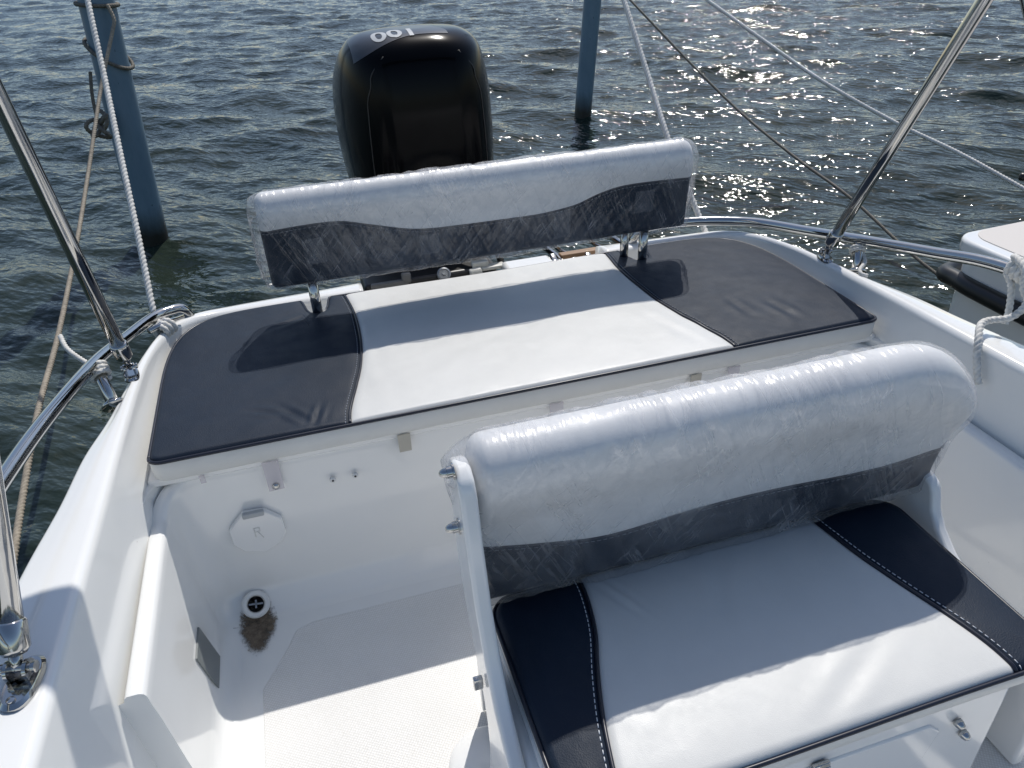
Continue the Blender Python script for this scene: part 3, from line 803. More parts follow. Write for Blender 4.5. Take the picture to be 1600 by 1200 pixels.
# ------------------------------------------------------------------ helm bench
bench = empty('helm_bench', (0.12, 0.72, 0.09), 'white moulded bench with tall side panels standing on the cockpit floor', 'bench')
side = [(0.50, 0.092), (0.50, 0.400), (0.56, 0.425), (0.64, 0.455), (0.705, 0.500), (0.745, 0.560), (0.782, 0.640), (0.806, 0.740), (0.818, 0.820),
        (0.830, 0.845), (0.850, 0.857), (0.874, 0.857), (0.895, 0.847), (0.905, 0.825), (0.906, 0.700), (0.898, 0.640), (0.874, 0.571), (0.834, 0.500), (0.790, 0.430), (0.778, 0.38), (0.778, 0.30), (0.800, 0.20), (0.840, 0.092)]
KS = 1.039
def near(y, z): return (y*KS, max(0.092, 1.53+(z-1.53)*KS))
prism('side_panel', [near(y, z) if z > 0.1 else (y, z) for y, z in side], 0, -0.358, -0.331, M_gel2, bench, bevel=0.008, seg=4)
side_r = [(0.55, 0.092), (0.55, 0.36), (0.74, 0.368), (0.785, 0.382), (0.820, 0.401), (0.858, 0.433), (0.882, 0.465), (0.893, 0.500), (0.903, 0.518), (0.925, 0.528), (0.95, 0.530), (0.985, 0.528), (1.0, 0.515), (1.0, 0.092)]
prism('side_panel', side_r, 0, 0.606, 0.632, M_gel2, bench, bevel=0.008, seg=4)
prism('seat_back_board', [(-0.332, 0.10), (0.607, 0.10), (0.607, 0.515), (-0.332, 0.515)], 1, 0.985, 0.999, M_gel2, bench, bevel=0.003)
m = MB(); m.box((0.079, 0.72, 0.248), (0.822, 0.35, 0.315)); m.build('seat_box', M_gel2, bench, bevel=0.012, seg=4, angle=40)
# recessed lid panel on the front of the box and its fittings
prism('access_panel', [(-0.20, 0.20), (0.24, 0.20), (0.34, 0.27), (0.355, 0.34), (0.33, 0.365), (-0.25, 0.365), (-0.27, 0.34), (-0.27, 0.24)], 1, 0.548, 0.5405, M_gel2, bench, bevel=0.004)
prism('seat_tray', [(-0.312, 0.405), (0.566, 0.405), (0.566, 0.417), (-0.312, 0.417)], 1, 0.540, 0.955, M_gel2, bench, bevel=0.004)
for (px, py) in ((1505, 1146), (1497, 1129)):
    p = at(px, py, 0.540)
    q = MB(); q.lathe([(0.0085, -0.002), (0.0085, 0.004), (0.006, 0.010), (0.003, 0.012), (0.0001, 0.0125)], p, (0, -1, 0), 20); q.build('bolt_head', M_chrome, bench)
p = at(1283, 1196, 0.538); q = MB()
q.box((p[0], p[1], p[2]-0.004), (0.030, 0.008, 0.020)); q.box((p[0]+0.004, p[1]-0.006, p[2]-0.002), (0.014, 0.008, 0.016)); q.build('latch', M_chrome, bench, bevel=0.002)
for (px, py) in ((704, 738), (714, 824)):
    p = at(px, py, 0.885); p = (-0.358, p[1], p[2]+0.001)
    q = MB(); q.lathe([(0.0135, 0), (0.0135, 0.0025)], p, (-1, 0, 0), 24)
    q.lathe([(0.0095, 0.0026), (0.0095, 0.011), (0.0080, 0.0115), (0.0075, 0.015), (0.0055, 0.020), (0.002, 0.0225), (0.0001, 0.0227)], p, (-1, 0, 0), 6 if False else 18)
    q.build('acorn_nut', M_chrome, bench, angle=35)
p = at(752, 1083, 0.775); q = MB(); q.box((-0.368, 0.800, p[2]-0.006), (0.016, 0.010, 0.026)); q.build('side_catch', M_chrome, bench, bevel=0.002)
# small foot fairing at the base of the port panel
q = MB(); n_ = 10
q.lathe([(0.085*math.cos(t), 0.020*math.sin(t)) for t in np.linspace(0, math.pi/2-0.02, n_)], (-0.345, 0.875, 0.090), (0, 0, 1), 32); q.build('foot_fairing', M_gel2, bench)

pad2 = empty('seat_cushion', (0.12, 0.74, 0.417), 'thick helm bench cushion with white centre between navy sides, in front of its backrest', 'cushion')
def ya2(x):
    t = np.clip((np.abs(x-0.127)-0.385)/0.048, 0, 1)
    return 0.958-0.048*(1-np.sqrt(np.maximum(0, 1-t**2)))
def yf2(x):
    t = np.clip((np.abs(x-0.127)-0.405)/0.028, 0, 1)
    return 0.532+0.028*(1-np.sqrt(np.maximum(0, 1-t**2))) - 0.006*np.sin((x+0.3)*7)*0.3
_y2 = np.array([0.52, 0.58, 0.66, 0.74, 0.82, 0.90, 0.96]); _l2 = np.array([-.230, -.221, -.204, -.180, -.152, -.136, -.131]); _r2 = np.array([.466, .457, .434, .408, .386, .374, .371])
cL2 = catmull(np.c_[_y2, _l2], 8); cR2 = catmull(np.c_[_y2, _r2], 8)
pad_build(pad2, 0.462, 0.050, yf2, ya2, -0.306, 0.560, lambda y: np.interp(y, cL2[:, 0], cL2[:, 1]), lambda y: np.interp(y, cR2[:, 0], cR2[:, 1]), R0=0.014, puff=0.014, seed=8, nx=(60, 120, 50), ny=110, wr=0.35, SEAMF=0, folds=[(0.20, 0.60, 0.5, 0.10, 0.03, -0.0012), (0.10, 0.84, 1.2, 0.08, 0.03, -0.0012), (-0.08, 0.88, 2.0, 0.05, 0.012, 0.0022), (-0.28, 0.80, 1.5, 0.1, 0.02, -0.001)])

# ------------------------------------------------------------------ backrests
def backrest(root, sec, xL, xR, navy, yc, zb, ztop, rL, rR, nx=170, partname=None):
    """sec: closed section (y,z) from bottom-back, bottom-front, up the front, over the top, down the back"""
    S0 = catmull(np.array(sec), 10, closed=True)
    S0 = np.r_[S0, S0[:1]]
    u = np.linspace(-1, 1, nx); u = np.sign(u)*(1-(1-np.abs(u))**1.5); X = (xL+xR)/2+u*(xR-xL)/2
    H = ztop-zb
    def secx(x, out=0.0, extra=0.0):
        tl = np.clip((xL+rL-x)/rL, 0, 1); tr = np.clip((x-(xR-rR))/rR, 0, 1); t = max(tl, tr); r = rL if tl > tr else rR
        g = (1-t**2.4)**(1/2.4) if t < 1 else 0
        S = S0.copy()
        S[:, 1] = zb+(S[:, 1]-zb)*(1-(r/H)*0.95*(1-g))
        e = min(x-xL, xR-x); ge = math.sqrt(max(0, 1-(1-min(1, e/0.022))**2))
        S[:, 0] = yc+(S[:, 0]-yc)*(0.35+0.65*ge); S[:, 1] = zb+H/2+(S[:, 1]-zb-H/2)*(0.93+0.07*ge)
        return S
    K, M = 18, 62; V = []
    seam = []
    for x in X:
        S = secx(x)
        d = np.r_[0, np.cumsum(np.linalg.norm(np.diff(S, axis=0), axis=1))]; d /= d[-1]
        it = int(np.argmax(S[:, 1])); ib = int(np.argmin(S[:it, 0]+S[:it, 1]*0.6)) if it > 3 else 0
        zn = navy(x); k = None
        for j in range(5, it):
            if S[j, 1] >= zn and S[j-1, 1] < zn and d[j] > 0.08: k = j; break
        if k is None: k = it//2
        t = (zn-S[k-1, 1])/(S[k, 1]-S[k-1, 1]+1e-9); sn = d[k-1]+(d[k]-d[k-1])*np.clip(t, 0, 1)
        s = np.r_[np.linspace(0, sn, K), np.linspace(sn, 1, M-K+1)[1:]]
        yz = np.stack([np.interp(s, d, S[:, 0]), np.interp(s, d, S[:, 1])], 1)
        V.append([(x, a, b_) for a, b_ in yz]); seam.append((x, yz[K-1, 0], yz[K-1, 1]))
    V = np.array(V)
    vn = V[:, :K].reshape(-1, 3); fn = gridf(nx, K)
    vw = V[:, K-1:]; fw = gridf(nx, vw.shape[1])
    mw = vw.shape[1]
    o2 = mesh(partname or 'white_upper_roll', vw.reshape(-1, 3), fw+[tuple(range(mw)), tuple((nx-1)*mw+i for i in range(mw))], M_white_lift, root)
    if partname: root = o2
    o1 = mesh('navy_lower_panel', vn, fn+[tuple(range(K)), tuple((nx-1)*K+i for i in range(K))], M_navy, root)
    sm = np.array(seam); sm[:, 1] -= 0.0005
    v, f = tube_geo(sm, 0.0016, 6); mesh('seam_piping', v, f, M_pipe, root)
    th = MB(); P2, _ = resample(sm+np.array([0, -0.0012, -0.007]), 0.012)
    for q in range(len(P2)-1): th.tube([P2[q], P2[q]+(P2[q+1]-P2[q])*0.6], 0.0006, 5)
    th.build('stitching', M_thread_d, root)
    return secx, X, root
def film(root, secx, xL, xR, yc, zc, out, drop, seed, nx=330, M=150, endbulge=(0.014, 0.014), capL=0.0, fine=1.0, mat_=None):
    """loose crinkled bag round the backrest"""
    u = np.linspace(-1, 1, nx); u = np.sign(u)*(1-(1-np.abs(u))**1.25)
    eL, eR = endbulge
    Xw = (xL+xR)/2+u*((xR-xL)/2)
    rows = []
    for x, uu in zip(Xw, u):
        S = secx(min(max(x, xL+1e-4), xR-1e-4)); d = np.r_[0, np.cumsum(np.linalg.norm(np.diff(S, axis=0), axis=1))]; s = np.linspace(0, d[-1], M, endpoint=False)
        y = np.interp(s, d, S[:, 0]); z = np.interp(s, d, S[:, 1])
        rows.append(np.stack([np.full(M, x), y, z], 1))
    V = np.array(rows)
    c = np.array([0, yc, zc]); n = V-c; n[..., 0] = 0
    # smooth outward direction in the section plane
    Tn = np.roll(V, -1, 1)-np.roll(V, 1, 1); Nn = np.stack([np.zeros_like(Tn[..., 0]), -Tn[..., 2], Tn[..., 1]], -1)
    Nn /= np.linalg.norm(Nn, axis=-1)[..., None]+1e-9
    sgn = np.sign((Nn*n).sum(-1).mean()); Nn *= sgn
    s_ = np.linspace(0, 1, M, endpoint=False)[None, :]; Xg = Xw[:, None]
    # folds run round the roll (varying quickly along x), slanted, gathering towards the bottom
    warp = 0.030*fbm(Xg*9+seed, s_*9+0*Xg, 3)
    xx = Xg+0.20*(s_-0.5)+warp
    f1 = np.abs(fbm(xx*24+seed, s_*7+0*xx, 3)); f2 = fbm(xx*9+seed*2, s_*3+0*xx, 3); f3 = np.abs(fbm(xx*90, s_*14+seed+0*xx, 2))
    amp = 0.5+1.0*np.clip(fbm(Xg*4+seed, s_*4+0*Xg, 2)+0.35, 0, 1)
    # gather folds fanning from a point low on the front
    disp = out + 0.009*(0.25-f1)*amp*fine + 0.006*f2 + 0.0016*(0.2-f3)*fine
    disp = np.maximum(disp, 0.0022)
    V = V+Nn*disp[..., None]
    # sag of the bag below the cushion
    low = np.clip((zc-0.09-V[..., 2])/0.04, 0, 1)*(Nn[..., 2] < 0.5)
    V[..., 2] -= low*(drop*(0.5+1.1*np.clip(fbm(Xg*5+seed, 0*s_+2, 2)+0.5, 0, 1)))
    ends = np.clip((np.abs(u)-0.97)/0.03, 0, 1)[:, None]
    eLz = eL+capL*np.clip((V[..., 2]-zc-0.085)/0.03, 0, 1); ends = ends+0*V[..., 2]
    V[..., 0] += np.where(u[:, None] < 0, -eLz, eR)*ends*(0.6+0.8*(fbm(s_*14+0*Xg, 0*Xg+seed, 2)+0.5))
    n_, m_ = V.shape[:2]
    vv = V.reshape(-1, 3); f = gridf(n_, m_, closed=True)
    # closed, puckered ends
    for k, base in ((0, 0), (1, (n_-1)*m_)):
        ring = V[0] if k == 0 else V[-1]; cc = ring.mean(0); cc[0] += (-0.004 if k == 0 else 0.004); start = len(vv); prev = base
        for lv, t in enumerate((0.75, 0.5, 0.25)):
            r2 = cc+(ring-cc)*t; r2[:, 0] += (-1 if k == 0 else 1)*0.010*fbm(np.arange(m_)*0.35+lv*3, np.full(m_, lv*1.7+seed), 2)
            vv = np.r_[vv, r2]
            for i in range(m_): f.append((prev+i, prev+(i+1) % m_, start+(i+1) % m_, start+i))
            prev = start; start += m_
        vv = np.r_[vv, cc[None]]
        for i in range(m_): f.append((prev+i, prev+(i+1) % m_, len(vv)-1))
    o = mesh('plastic_wrap', vv, f, mat_ or M_wrap, root)
    return o

# near backrest, bolted between the bench panels
sec1 = [(0.948, 0.552), (0.935, 0.542), (0.908, 0.542), (0.893, 0.552), (0.885, 0.60), (0.877, 0.66), (0.866, 0.715), (0.848, 0.765), (0.836, 0.805), (0.842, 0.845), (0.866, 0.868), (0.895, 0.872), (0.925, 0.860), (0.946, 0.83), (0.954, 0.76), (0.953, 0.66), (0.951, 0.59)]
sec1 = [(y, z if z > 0.57 else z-0.018) for y, z in sec1]
sec1 = [(y*KS, 1.53+(z-1.53)*KS) for y, z in sec1]
_n1x = [-0.32, -0.21, -0.10, 0.06, 0.21, 0.39, 0.49, 0.63]; _n1z = [0.668, 0.640, 0.622, 0.634, 0.634, 0.622, 0.624, 0.650]
_nv = np.c_[[-0.506+(x+0.506)*KS for x in _n1x], [1.53+(z-1.53)*KS for z in _n1z]]
nv1 = catmull(_nv, 8)
fx1, X1, br1 = backrest(bench, sec1, -0.326, 0.624, lambda x: float(np.interp(x, nv1[:, 0], nv1[:, 1])), 0.935, 0.507, 0.846, 0.035, 0.17, partname='backrest')
film(br1, fx1, -0.326, 0.624, 0.935, 0.675, 0.0055, 0.012, 4.3, endbulge=(0.004, 0.010), capL=0.030)

# aft backrest on two steel posts
br2 = empty('stern_backrest', (0, 2.03, 0.58), 'far stern backrest on two short steel posts, plastic wrapped, in front of the outboard', 'backrest', None)
sec2 = [(2.062, 0.692), (2.052, 0.684), (2.012, 0.684), (2.000, 0.692), (1.995, 0.73), (1.990, 0.78), (1.982, 0.83), (1.972, 0.865), (1.966, 0.895), (1.974, 0.925), (1.995, 0.944), (2.020, 0.946), (2.045, 0.935), (2.060, 0.91), (2.066, 0.86), (2.066, 0.78), (2.065, 0.72)]
_n2x = [-.63, -.605, -.50, -.408, -.327, -.209, -.083, .083, .160, .257, .327, .40, .50, .63]; _n2z = [.855, .855, .860, .857, .834, .802, .795, .793, .794, .806, .830, .845, .846, .842]
nv2 = catmull(np.c_[_n2x, _n2z], 6)
fx2, X2, _ = backrest(br2, sec2, -0.612, 0.628, lambda x: float(np.interp(x, nv2[:, 0], nv2[:, 1])), 2.03, 0.686, 0.946, 0.030, 0.040)
film(br2, fx2, -0.612, 0.628, 2.03, 0.815, 0.005, 0.004, 9.1, nx=360, M=110, endbulge=(0.020, 0.018), fine=0.9, mat_=M_wrap2)
for x in (-0.507, 0.507):
    q = MB(); q.tube([(x, 2.046, 0.52), (x, 2.046, 0.60), (x, 2.040, 0.70)], 0.0145, 20)
    q.lathe([(0.030, 0), (0.030, 0.004), (0.022, 0.009), (0.0165, 0.012)], (x, 2.046, 0.516), (0, 0, 1), 26)
    q.build('post', M_chrome, br2)
# second short stanchion beside the starboard post
q = MB(); q.tube([(0.462, 2.085, 0.52), (0.462, 2.085, 0.70)], 0.0135, 18); q.build('post', M_chrome, br2)
# tape patches pressing the film to the face
for (x, z, wd, hh) in ((-0.485, 0.785, 0.055, 0.075), (-0.175, 0.755, 0.055, 0.06), (0.215, 0.755, 0.050, 0.085), (0.47, 0.79, 0.06, 0.07)):
    q = []; nn_ = 8
    for i in range(nn_+1):
        zz = z-hh/2+hh*i/nn_; 
        for k in range(3):
            xx_ = x+(k-1)*wd/2; q.append((xx_, np.interp(zz, [0.70, 0.78, 0.83], [1.999, 1.990, 1.982])-0.0105+0.001*math.sin(i*2.1+k), zz))
    mesh('tape_patch', q, gridf(nn_+1, 3), M_tape, br2)

# ------------------------------------------------------------------ outboard motor
mot = empty('outboard_motor', (-0.02, 2.75, 0.2), 'large glossy black outboard motor hanging on the transom', 'outboard motor')
def cowl():
    # levels: z, front y, aft y, half width front, half width mid, centre x, squareness
    L = [(0.30, 2.62, 2.98, 0.13, 0.155), (0.42, 2.60, 3.06, 0.17, 0.195), (0.52, 2.59, 3.12, 0.20, 0.235), (0.62, 2.585, 3.17, 0.215, 0.258), (0.74, 2.58, 3.20, 0.225, 0.276), (0.86, 2.58, 3.21, 0.222, 0.283), (0.98, 2.585, 3.19, 0.215, 0.280),
         (1.06, 2.595, 3.14, 0.205, 0.268), (1.12, 2.61, 3.06, 0.188, 0.250), (1.155, 2.63, 3.00, 0.170, 0.232), (1.182, 2.66, 2.97, 0.140, 0.205), (1.200, 2.70, 2.93, 0.095, 0.160), (1.208, 2.76, 2.89, 0.04, 0.08)]
    L = catmull(np.array(L), 5)
    n = 84; V = []
    for z, yf_, ya_, wf, wm in L:
        for k in range(n):
            t = 2*math.pi*k/n; c, s = math.cos(t), math.sin(t)
            p = 2/3.6
            cx_ = math.copysign(abs(c)**p, c); sy = math.copysign(abs(s)**p, s)
            y = (yf_+ya_)/2+sy*(ya_-yf_)/2
            tt = (y-yf_)/(ya_-yf_+1e-9); w_ = wf+(wm-wf)*math.sin(min(1, tt*1.6)*math.pi/2) - 0.05*max(0, tt-0.75)*wm/0.28*2
            x = cx_*w_
            # recessed vertical channels each side of the front face and a lower front scoop
            if s < 0:
                x_ = abs(x); y += 0.012*math.exp(-((x_-0.145)/0.016)**2)*np.clip((1.10-z)/0.3, 0, 1)
                y += 0.020*math.exp(-(x_/0.055)**2)*np.clip((0.84-z)/0.12, 0, 1)
            V.append((-0.028+x, y, z))
    V = np.array(V); m_ = len(L)
    f = gridf(m_, n, closed=True); f.append(tuple((m_-1)*n+k for k in range(n))); f.append(tuple(range(n)))
    return mesh('cowl', V, f, M_black, mot), V.reshape(m_, n, 3)
cw, CV = cowl()
# grey decal strip across the aft crest of the cowl, with the horsepower figures
def drop_on_cowl(me_verts, lift=0.0015):
    from mathutils.bvhtree import BVHTree
    dg = bpy.context.evaluated_depsgraph_get()
    off = rootloc(mot)
    bm = bmesh.new(); bm.from_mesh(cw.data); bv = BVHTree.FromBMesh(bm); out = []
    for p in me_verts:
        h = bv.ray_cast(Vector((p[0], p[1], 3))-off, Vector((0, 0, -1)))
        q = h[0]+off+h[1]*lift*(1 if h[1].z > 0 else -1) if h[0] else Vector(p); out.append(tuple(q))
    bm.free(); return out
from mathutils.bvhtree import BVHTree
_bm = bmesh.new(); _bm.from_mesh(cw.data); _bv = BVHTree.FromBMesh(_bm)
edge = []
for px, py in catmull([(553, 100), (575, 86), (600, 71), (625, 60), (650, 54), (680, 52), (700, 52)], 6):
    d = Vector(RGT*(px-800) - UPV*(py-600) + FWD*FPX)
    h = _bv.ray_cast(Vector(CAM)-rootloc(mot), d)
    if h[0]: edge.append(tuple(h[0]+rootloc(mot)))
_bm.free()
if len(edge) > 5:
    sv = []
    for k, (x, y, z) in enumerate(edge):
        wd = 0.16*min(1, (len(edge)-k)/10.0)+0.012
        for j in range(11): sv.append((x+0.0*j, y+wd*j/10, z))
    mesh('crest_strip', drop_on_cowl(sv, 0.0012), gridf(len(edge), 11), M_topgrey, cw)
def text_mesh(body, size, bold=0.0):
    cu = bpy.data.curves.new('figures', 'FONT'); cu.body = body; cu.size = size; cu.align_x = 'CENTER'; cu.align_y = 'CENTER'; cu.offset = bold; cu.resolution_u = 6
    o = bpy.data.objects.new('figures', cu); col.objects.link(o); bpy.context.view_layer.update()
    me = bpy.data.meshes.new_from_object(o.evaluated_get(bpy.context.evaluated_depsgraph_get()))
    bm = bmesh.new(); bm.from_mesh(me); bmesh.ops.triangulate(bm, faces=bm.faces)
    bmesh.ops.subdivide_edges(bm, edges=[e for e in bm.edges if e.calc_length() > size*0.08], cuts=2); bmesh.ops.triangulate(bm, faces=bm.faces)
    v = [tuple(q.co) for q in bm.verts]; bm.verts.ensure_lookup_table(); f = [tuple(q.index for q in p.verts) for p in bm.faces]; bm.free()
    bpy.data.objects.remove(o); bpy.data.meshes.remove(me); bpy.data.curves.remove(cu)
    return v, f
v, f = text_mesh('100', 0.090, 0.002)
# the figures read from astern: turned half round, so seen upside down from the cockpit
tv = [(-0.095-1.15*p[0]+0.25*p[1]*0, 2.735-1.25*p[1]+0.5*((p[0]-0.03)*1.15)**2*8*(1 if p[0]>0 else 0), 0) for p in v]
mesh('power_figures', drop_on_cowl(tv, 0.0026), f, M_decalw, cw, smooth=False)
# cowl parting line and side panel edges
ring = [tuple(p) for p in CV[10]]
v, f = tube_geo(np.array(ring+ring[:1])*1.0, 0.004, 6); mesh('parting_line', v, f, M_blackm, cw)
for s in (-1, 1):
    pth = []
    for z in np.linspace(0.55, 1.15, 14):
        # point on the cowl side at y 2.68
        k = int(np.argmin(np.abs(CV[:, 0, 2]-z))); row = CV[k]; sel = row[(row[:, 0]+0.028)*s > 0]; j = np.argmin(np.abs(sel[:, 1]-(2.64)))
        pth.append(sel[j]+np.array([s*0.001, 0, 0]))
    v, f = tube_geo(catmull(pth, 3), 0.0022, 6); mesh('panel_edge', v, f, M_blackm, cw)
# mid section, bracket and clamp hardware behind the sun pad
q = MB(); q.box((-0.02, 2.62, -0.10), (0.16, 0.22, 0.9)); q.build('leg', M_blackm, mot, bevel=0.03, seg=3, angle=40)
q = MB(); q.box((-0.13, 2.35, 0.40), (0.44, 0.16, 0.27)); q.box((-0.03, 2.50, 0.30), (0.26, 0.26, 0.25)); q.build('clamp_bracket', M_blackm, mot, bevel=0.012, seg=3, angle=40)
q = MB(); q.tube(catmull([(-0.02, 2.33, 0.555), (0.02, 2.30, 0.575), (0.07, 2.30, 0.58), (0.10, 2.31, 0.575), (0.115, 2.31, 0.53)], 5), 0.012, 10); q.build('tilt_handle', M_rubber, mot)
q = MB(); q.lathe([(0.022, 0), (0.022, 0.012), (0.017, 0.014), (0.015, 0.010), (0.006, 0.010), (0.006, 0.016), (0.0001, 0.016)], (-0.092, 2.268, 0.532), (0, -0.75, 0.65), 26); q.build('pivot_cap', M_grey, mot, angle=35)
q = MB(); q.box((-0.27, 2.262, 0.530), (0.12, 0.018, 0.022)); q.box((-0.215, 2.262, 0.545), (0.03, 0.018, 0.035)); q.build('pad_plate', simple('worn_grey', (0.13, 0.13, 0.13), 0.5), mot, bevel=0.006, seg=3)
q = MB(); q.box((0.035, 2.285, 0.545), (0.055, 0.03, 0.020)); q.box((0.075, 2.275, 0.532), (0.08, 0.035, 0.012)); q.lathe([(0.018, -0.02), (0.018, 0.02)], (0.015, 2.265, 0.522), (1, 0, 0.1), 16); q.build('cable_clamp', simple('cream_plastic', (0.55, 0.54, 0.49), 0.4), mot, bevel=0.004)

# ------------------------------------------------------------------ boarding ladder
lad = empty('boarding_ladder', (0.5, 2.45, 0.16), 'folded chrome boarding ladder with two teak treads behind the sun pad', 'ladder')
for x in (0.385, 0.655):
    q = MB(); q.tube(catmull([(x, 2.36, 0.16), (x, 2.36, 0.38), (x-0.01, 2.40, 0.44), (x-0.03, 2.52, 0.455), (x-0.05, 2.66, 0.46)], 6), 0.0125, 16); q.build('rail_tube', M_chrome, lad)
for x in (0.455, 0.60):
    q = MB(); q.tube(catmull([(x, 2.40, 0.36), (x, 2.44, 0.42), (x-0.04, 2.56, 0.43), (x-0.05, 2.64, 0.44)], 6), 0.009, 12); q.build('inner_tube', M_chrome, lad)
for y, z in ((2.435, 0.458), (2.60, 0.466)):
    q = MB(); q.box((0.53, y, z), (0.32, 0.034, 0.020)); q.build('tread', M_wood, lad, bevel=0.004, seg=2, angle=40)
for x, y in ((0.34, 2.42), (0.40, 2.36), (0.46, 2.38)):
    q = MB(); q.box((x, y, 0.44), (0.02, 0.05, 0.06), Matrix.Rotation(R_(25), 3, 'X')); q.lathe([(0.010, -0.016), (0.010, 0.016)], (x, y-0.02, 0.455), (1, 0, 0), 14); q.build('hinge_bracket', M_chrome, lad, bevel=0.003)

# ------------------------------------------------------------------ mooring posts
def pile(name, base, top, r, label):
    b = Vector(base); t = Vector(top); d = (t-b).normalized()
    e = empty(name, base, label, 'mooring post', 'blue mooring posts')
    P = [b-d*1.2]+[b+d*k*0.12 for k in range(0, 26)]
    v, f = tube_geo(P, r, 40)
    mesh('post_sleeve', v, f, M_pile, e, angle=40)
    return e, d
p1, d1 = pile('mooring_post', (-1.389, 4.876, ZW), (-1.31, 4.876, 1.224), 0.090, 'nearer blue mooring post with old ropes wound round it, at left')
p2, d2 = pile('mooring_post', (2.127, 6.673, ZW), (2.211, 6.673, 0.862), 0.075, 'bare farther blue mooring post standing right of the outboard')
def wind(c, r, z0, tiltx, tilty, turns=1.0, n=40):
    out = []
    for k in range(int(n*turns)+1):
        t = 2*math.pi*k/n
        out.append((c[0]+r*math.cos(t), c[1]+r*math.sin(t), z0+tiltx*math.cos(t)+tilty*math.sin(t)))
    return out
def axis_at(z): t = (z-ZW)/(1.224-ZW); return (-1.389+0.079*t, 4.876)
c = axis_at(1.21); rope('rope_turn', wind(c, 0.100, 1.205, -0.01, 0.0), 0.010, M_rd, label='upper level turn of grey rope round the left blue post', smooth=2)
c = axis_at(0.98); rope('rope_turn', wind(c, 0.101, 0.965, -0.07, 0.03), 0.010, M_rd, label='lower slanting turn of grey rope round the left blue post', smooth=2)
kn = []
a = np.array(at(152, 187, 4.72))
for k in range(46):
    t = k*0.55; kn.append(a+np.array([0.035*math.sin(t)+0.03*math.sin(t*0.31), 0.03*math.cos(t*1.3), 0.045*math.cos(t*0.8)-k*0.0016]))
rope('rope_knot', kn, 0.011, M_rd, label='dark lumpy knot hanging beside the left blue post', cat='knot', smooth=3)
rope('hanging_line', [at(141, 112, 4.78), at(143, 140, 4.76), at(146, 160, 4.75), at(151, 182, 4.73)], 0.009, M_rd, label='short grey loop of rope hanging from the left blue post', smooth=4)
rope('mooring_rope', [at(168, 8, 4.78), at(178, 30, 4.75), at(176, 48, 4.72), at(160, 125, 4.55), at(152, 175, 4.35), at(138, 270, 3.95), at(120, 380, 3.4), at(92, 520, 2.75), at(60, 640, 2.25), at(35, 780, 1.85), at(20, 880, 1.6), at(0, 1010, 1.35)], 0.0092, M_rb,
     label='tan twisted mooring rope running from the left post past the port side')
rope('mooring_rope', [at(128, -60, 3.1), at(137, 0, 2.95), at(163, 120, 2.75), at(190, 250, 2.5), at(218, 380, 2.28), at(236, 470, 2.14), at(242, 492, 2.11), at(250, 506, 2.07)], 0.0088, M_rw,
     label='white twisted rope crossing the left post down to the port quarter cleat')
rope('mooring_rope', [at(958, -60, 3.2), at(975, 0, 3.0), at(1010, 110, 2.75), at(1045, 220, 2.5), at(1075, 295, 2.36), at(1098, 352, 2.25), at(1104, 366, 2.21)], 0.0100, M_rw,
     label='white rope rising from behind the right end of the stern backrest')
rope('mooring_rope', [at(940, -50, 6.2), at(985, 0, 5.5), at(1130, 150, 4.5), at(1235, 240, 3.85), at(1330, 310, 3.35), at(1440, 410, 2.8), at(1590, 515, 2.25), at(1680, 590, 1.95)], 0.0080, M_rd,
     label='thin brown rope slanting down over the water behind the starboard rail')
rope('mooring_rope', [at(1030, -50, 5.6), at(1105, 0, 5.1), at(1200, 68, 4.6), at(1290, 130, 4.2), at(1400, 192, 3.8), at(1500, 240, 3.45), at(1600, 295, 3.1), at(1700, 350, 2.8)], 0.0115, M_rw,
     label='long white rope stretched across the upper right water')

# cleats with turns of rope
def coil(c, ax, r, R, turns, mat, name, parent=None, pitch=None, **k):
    a = Vector(ax).normalized(); q = Vector((0, 0, 1)).rotation_difference(a); pitch = pitch or R*1.8; pts = []
    for i in range(int(16*turns)+1):
        t = 2*math.pi*i/16; pts.append(q@Vector((r*math.cos(t), r*math.sin(t), pitch*(t/(2*math.pi)-turns/2)))+Vector(c))
    return rope(name, pts, R, mat, parent, smooth=2, **k)
coil((-0.915, 2.045, 0.602), (0.6, 0.75, 0.15), 0.018, 0.0080, 3.2, M_rw, 'cleat_hitch', label='turns of white rope made fast beside the port quarter rail', cat='rope')
q = MB(); q.tube([(-0.945, 2.00, 0.622), (-0.91, 2.05, 0.618), (-0.87, 2.10, 0.606)], 0.007, 12); q.box((-0.91, 2.05, 0.600), (0.02, 0.02, 0.03)); q.build('cleat', M_chrome, boat)
coil((-1.022, 1.745, 0.656), (0.34, -0.9, -0.7), 0.019, 0.0062, 3.0, M_rw, 'post_lashing', label='white cord wound round the port rail post', cat='rope')
rope('cord_end', [(-1.03, 1.79, 0.640), (-1.07, 1.83, 0.650), (-1.11, 1.88, 0.665), (-1.13, 1.93, 0.68)], 0.006, M_rw, label='short white cord end sticking out over the port rail', cat='rope')
coil((1.026, 1.706, 0.655), (0.5, 0.8, 1), 0.018, 0.005, 2.4, M_rw, 'post_lashing', label='thin white cord looped round the starboard rail post', cat='rope')
rope('cord_end', [(1.03, 1.692, 0.650), (1.020, 1.66, 0.635), (0.985, 1.635, 0.628), (0.975, 1.615, 0.624), (0.985, 1.60, 0.622)], 0.0055, M_rw, label='white cord tail hanging from the starboard rail post onto the gunwale', cat='rope')
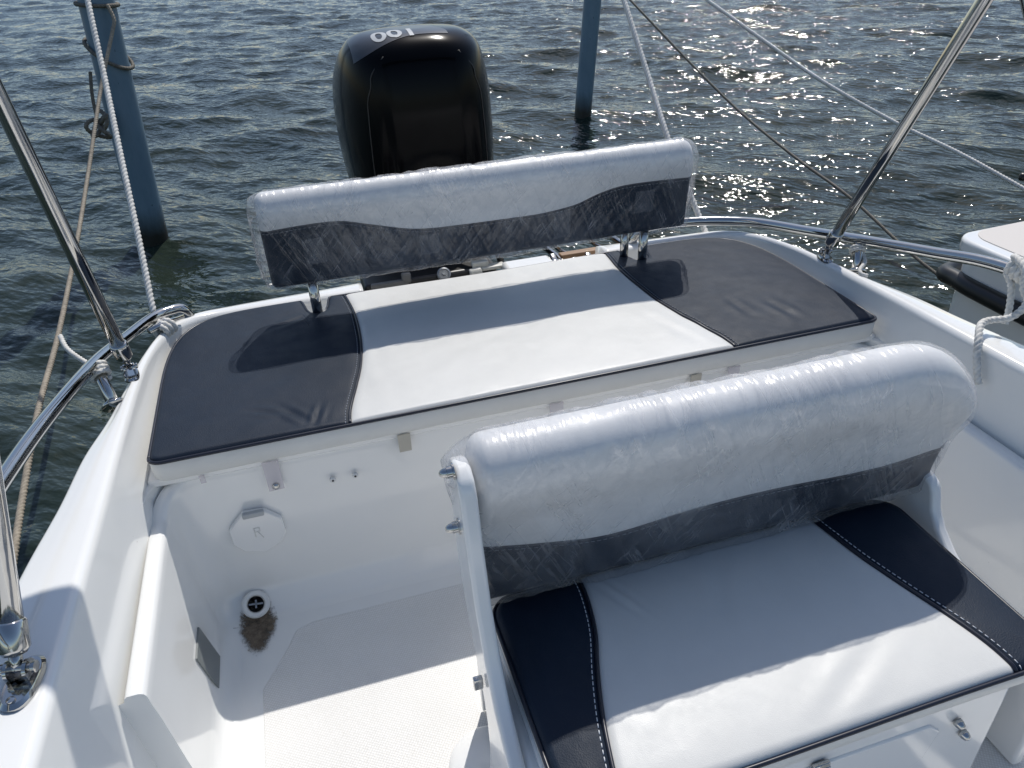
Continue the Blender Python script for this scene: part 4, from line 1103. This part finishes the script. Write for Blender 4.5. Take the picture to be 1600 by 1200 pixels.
# hitch on the starboard rail with its two falls
cc = Vector((1.118, 1.262, 0.750))
pts = []
for i in range(60):
    t = 2*math.pi*i/14.0; pts.append(cc+Vector((0.021*math.cos(t), -0.032+0.064*i/60+0.0, 0.021*math.sin(t))))
pts += [cc+Vector((-0.01, 0.02, 0.03)), cc+Vector((-0.028, -0.03, 0.02)), cc+Vector((-0.03, -0.04, -0.02)), Vector((1.088, 1.20, 0.70)), Vector((1.060, 1.205, 0.665)), Vector((1.022, 1.225, 0.655)), Vector((0.985, 1.215, 0.655)), Vector((0.955, 1.185, 0.640)), Vector((0.938, 1.160, 0.605)), Vector((0.935, 1.145, 0.575)), Vector((0.933, 1.130, 0.550))]
rope('rail_hitch', pts, 0.0085, M_rw, label='thick white rope hitched round the starboard rail with its tail over the gunwale', cat='rope', smooth=3)
rope('rail_lashing', [cc+Vector((-0.02, 0.02, -0.01)), (1.100, 1.262, 0.715), (1.098, 1.250, 0.68), (1.092, 1.240, 0.65), (1.085, 1.235, 0.628)], 0.0080, M_rw, label='straight white rope fall between the starboard rail and the gunwale cleat', cat='rope', smooth=4)

# ------------------------------------------------------------------ neighbouring boat
nb = empty('neighbouring_boat', (2.4, 1.2, -0.1), 'white boat corner with black rubbing strake moored beyond the starboard rail', 'boat')
def plan(o_):
    pts = [(1.86+o_, -2.0), (1.855+o_, 1.70), (1.850+o_, 2.02)]
    for t in np.linspace(0.2, math.pi/2, 7): pts.append((1.85+o_+0.09*(1-math.cos(t)), 2.06-o_*0.3+0.10*math.sin(t)))
    return pts+[(2.6, 2.19-o_*0.3), (3.6, 2.20-o_*0.3), (3.6, -2.0)]
prism('deck', plan(0.0), 2, 0.36, 0.42, M_gel, nb, bevel=0.015, seg=4)
prism('nonskid_panel', plan(0.055), 2, 0.415, 0.4235, simple('cream_nonskid', (0.62, 0.58, 0.54), 0.6, bscale=300, bstr=0.2), nb, bevel=0.002)
prism('hull_side', plan(0.03), 2, -0.4, 0.362, M_gel, nb, bevel=0.01)
sp = catmull([(1.878, -2.0, 0.25), (1.872, 1.2, 0.25), (1.865, 1.9, 0.25), (1.88, 2.10, 0.25), (1.94, 2.20, 0.24), (2.3, 2.23, 0.24), (3.4, 2.24, 0.24)], 8)
v, f = tube_geo(sp, 0.034, 20); mesh('rubbing_strake', v, f, M_rubber, nb)
q = MB(); q.tube(catmull([(2.63, 2.60, 0.42), (2.68, 2.55, 0.42), (2.75, 2.45, 0.42), (3.1, 2.3, 0.42)], 6), [0.012]+[0.018]*18, 14); q.build('tiller_grip', M_rubber, nb)
q = MB(); q.box((2.62, 2.40, 0.36), (0.10, 0.10, 0.10)); q.build('bracket', simple('blue_grey', (0.10, 0.12, 0.15), 0.5), nb, bevel=0.01)
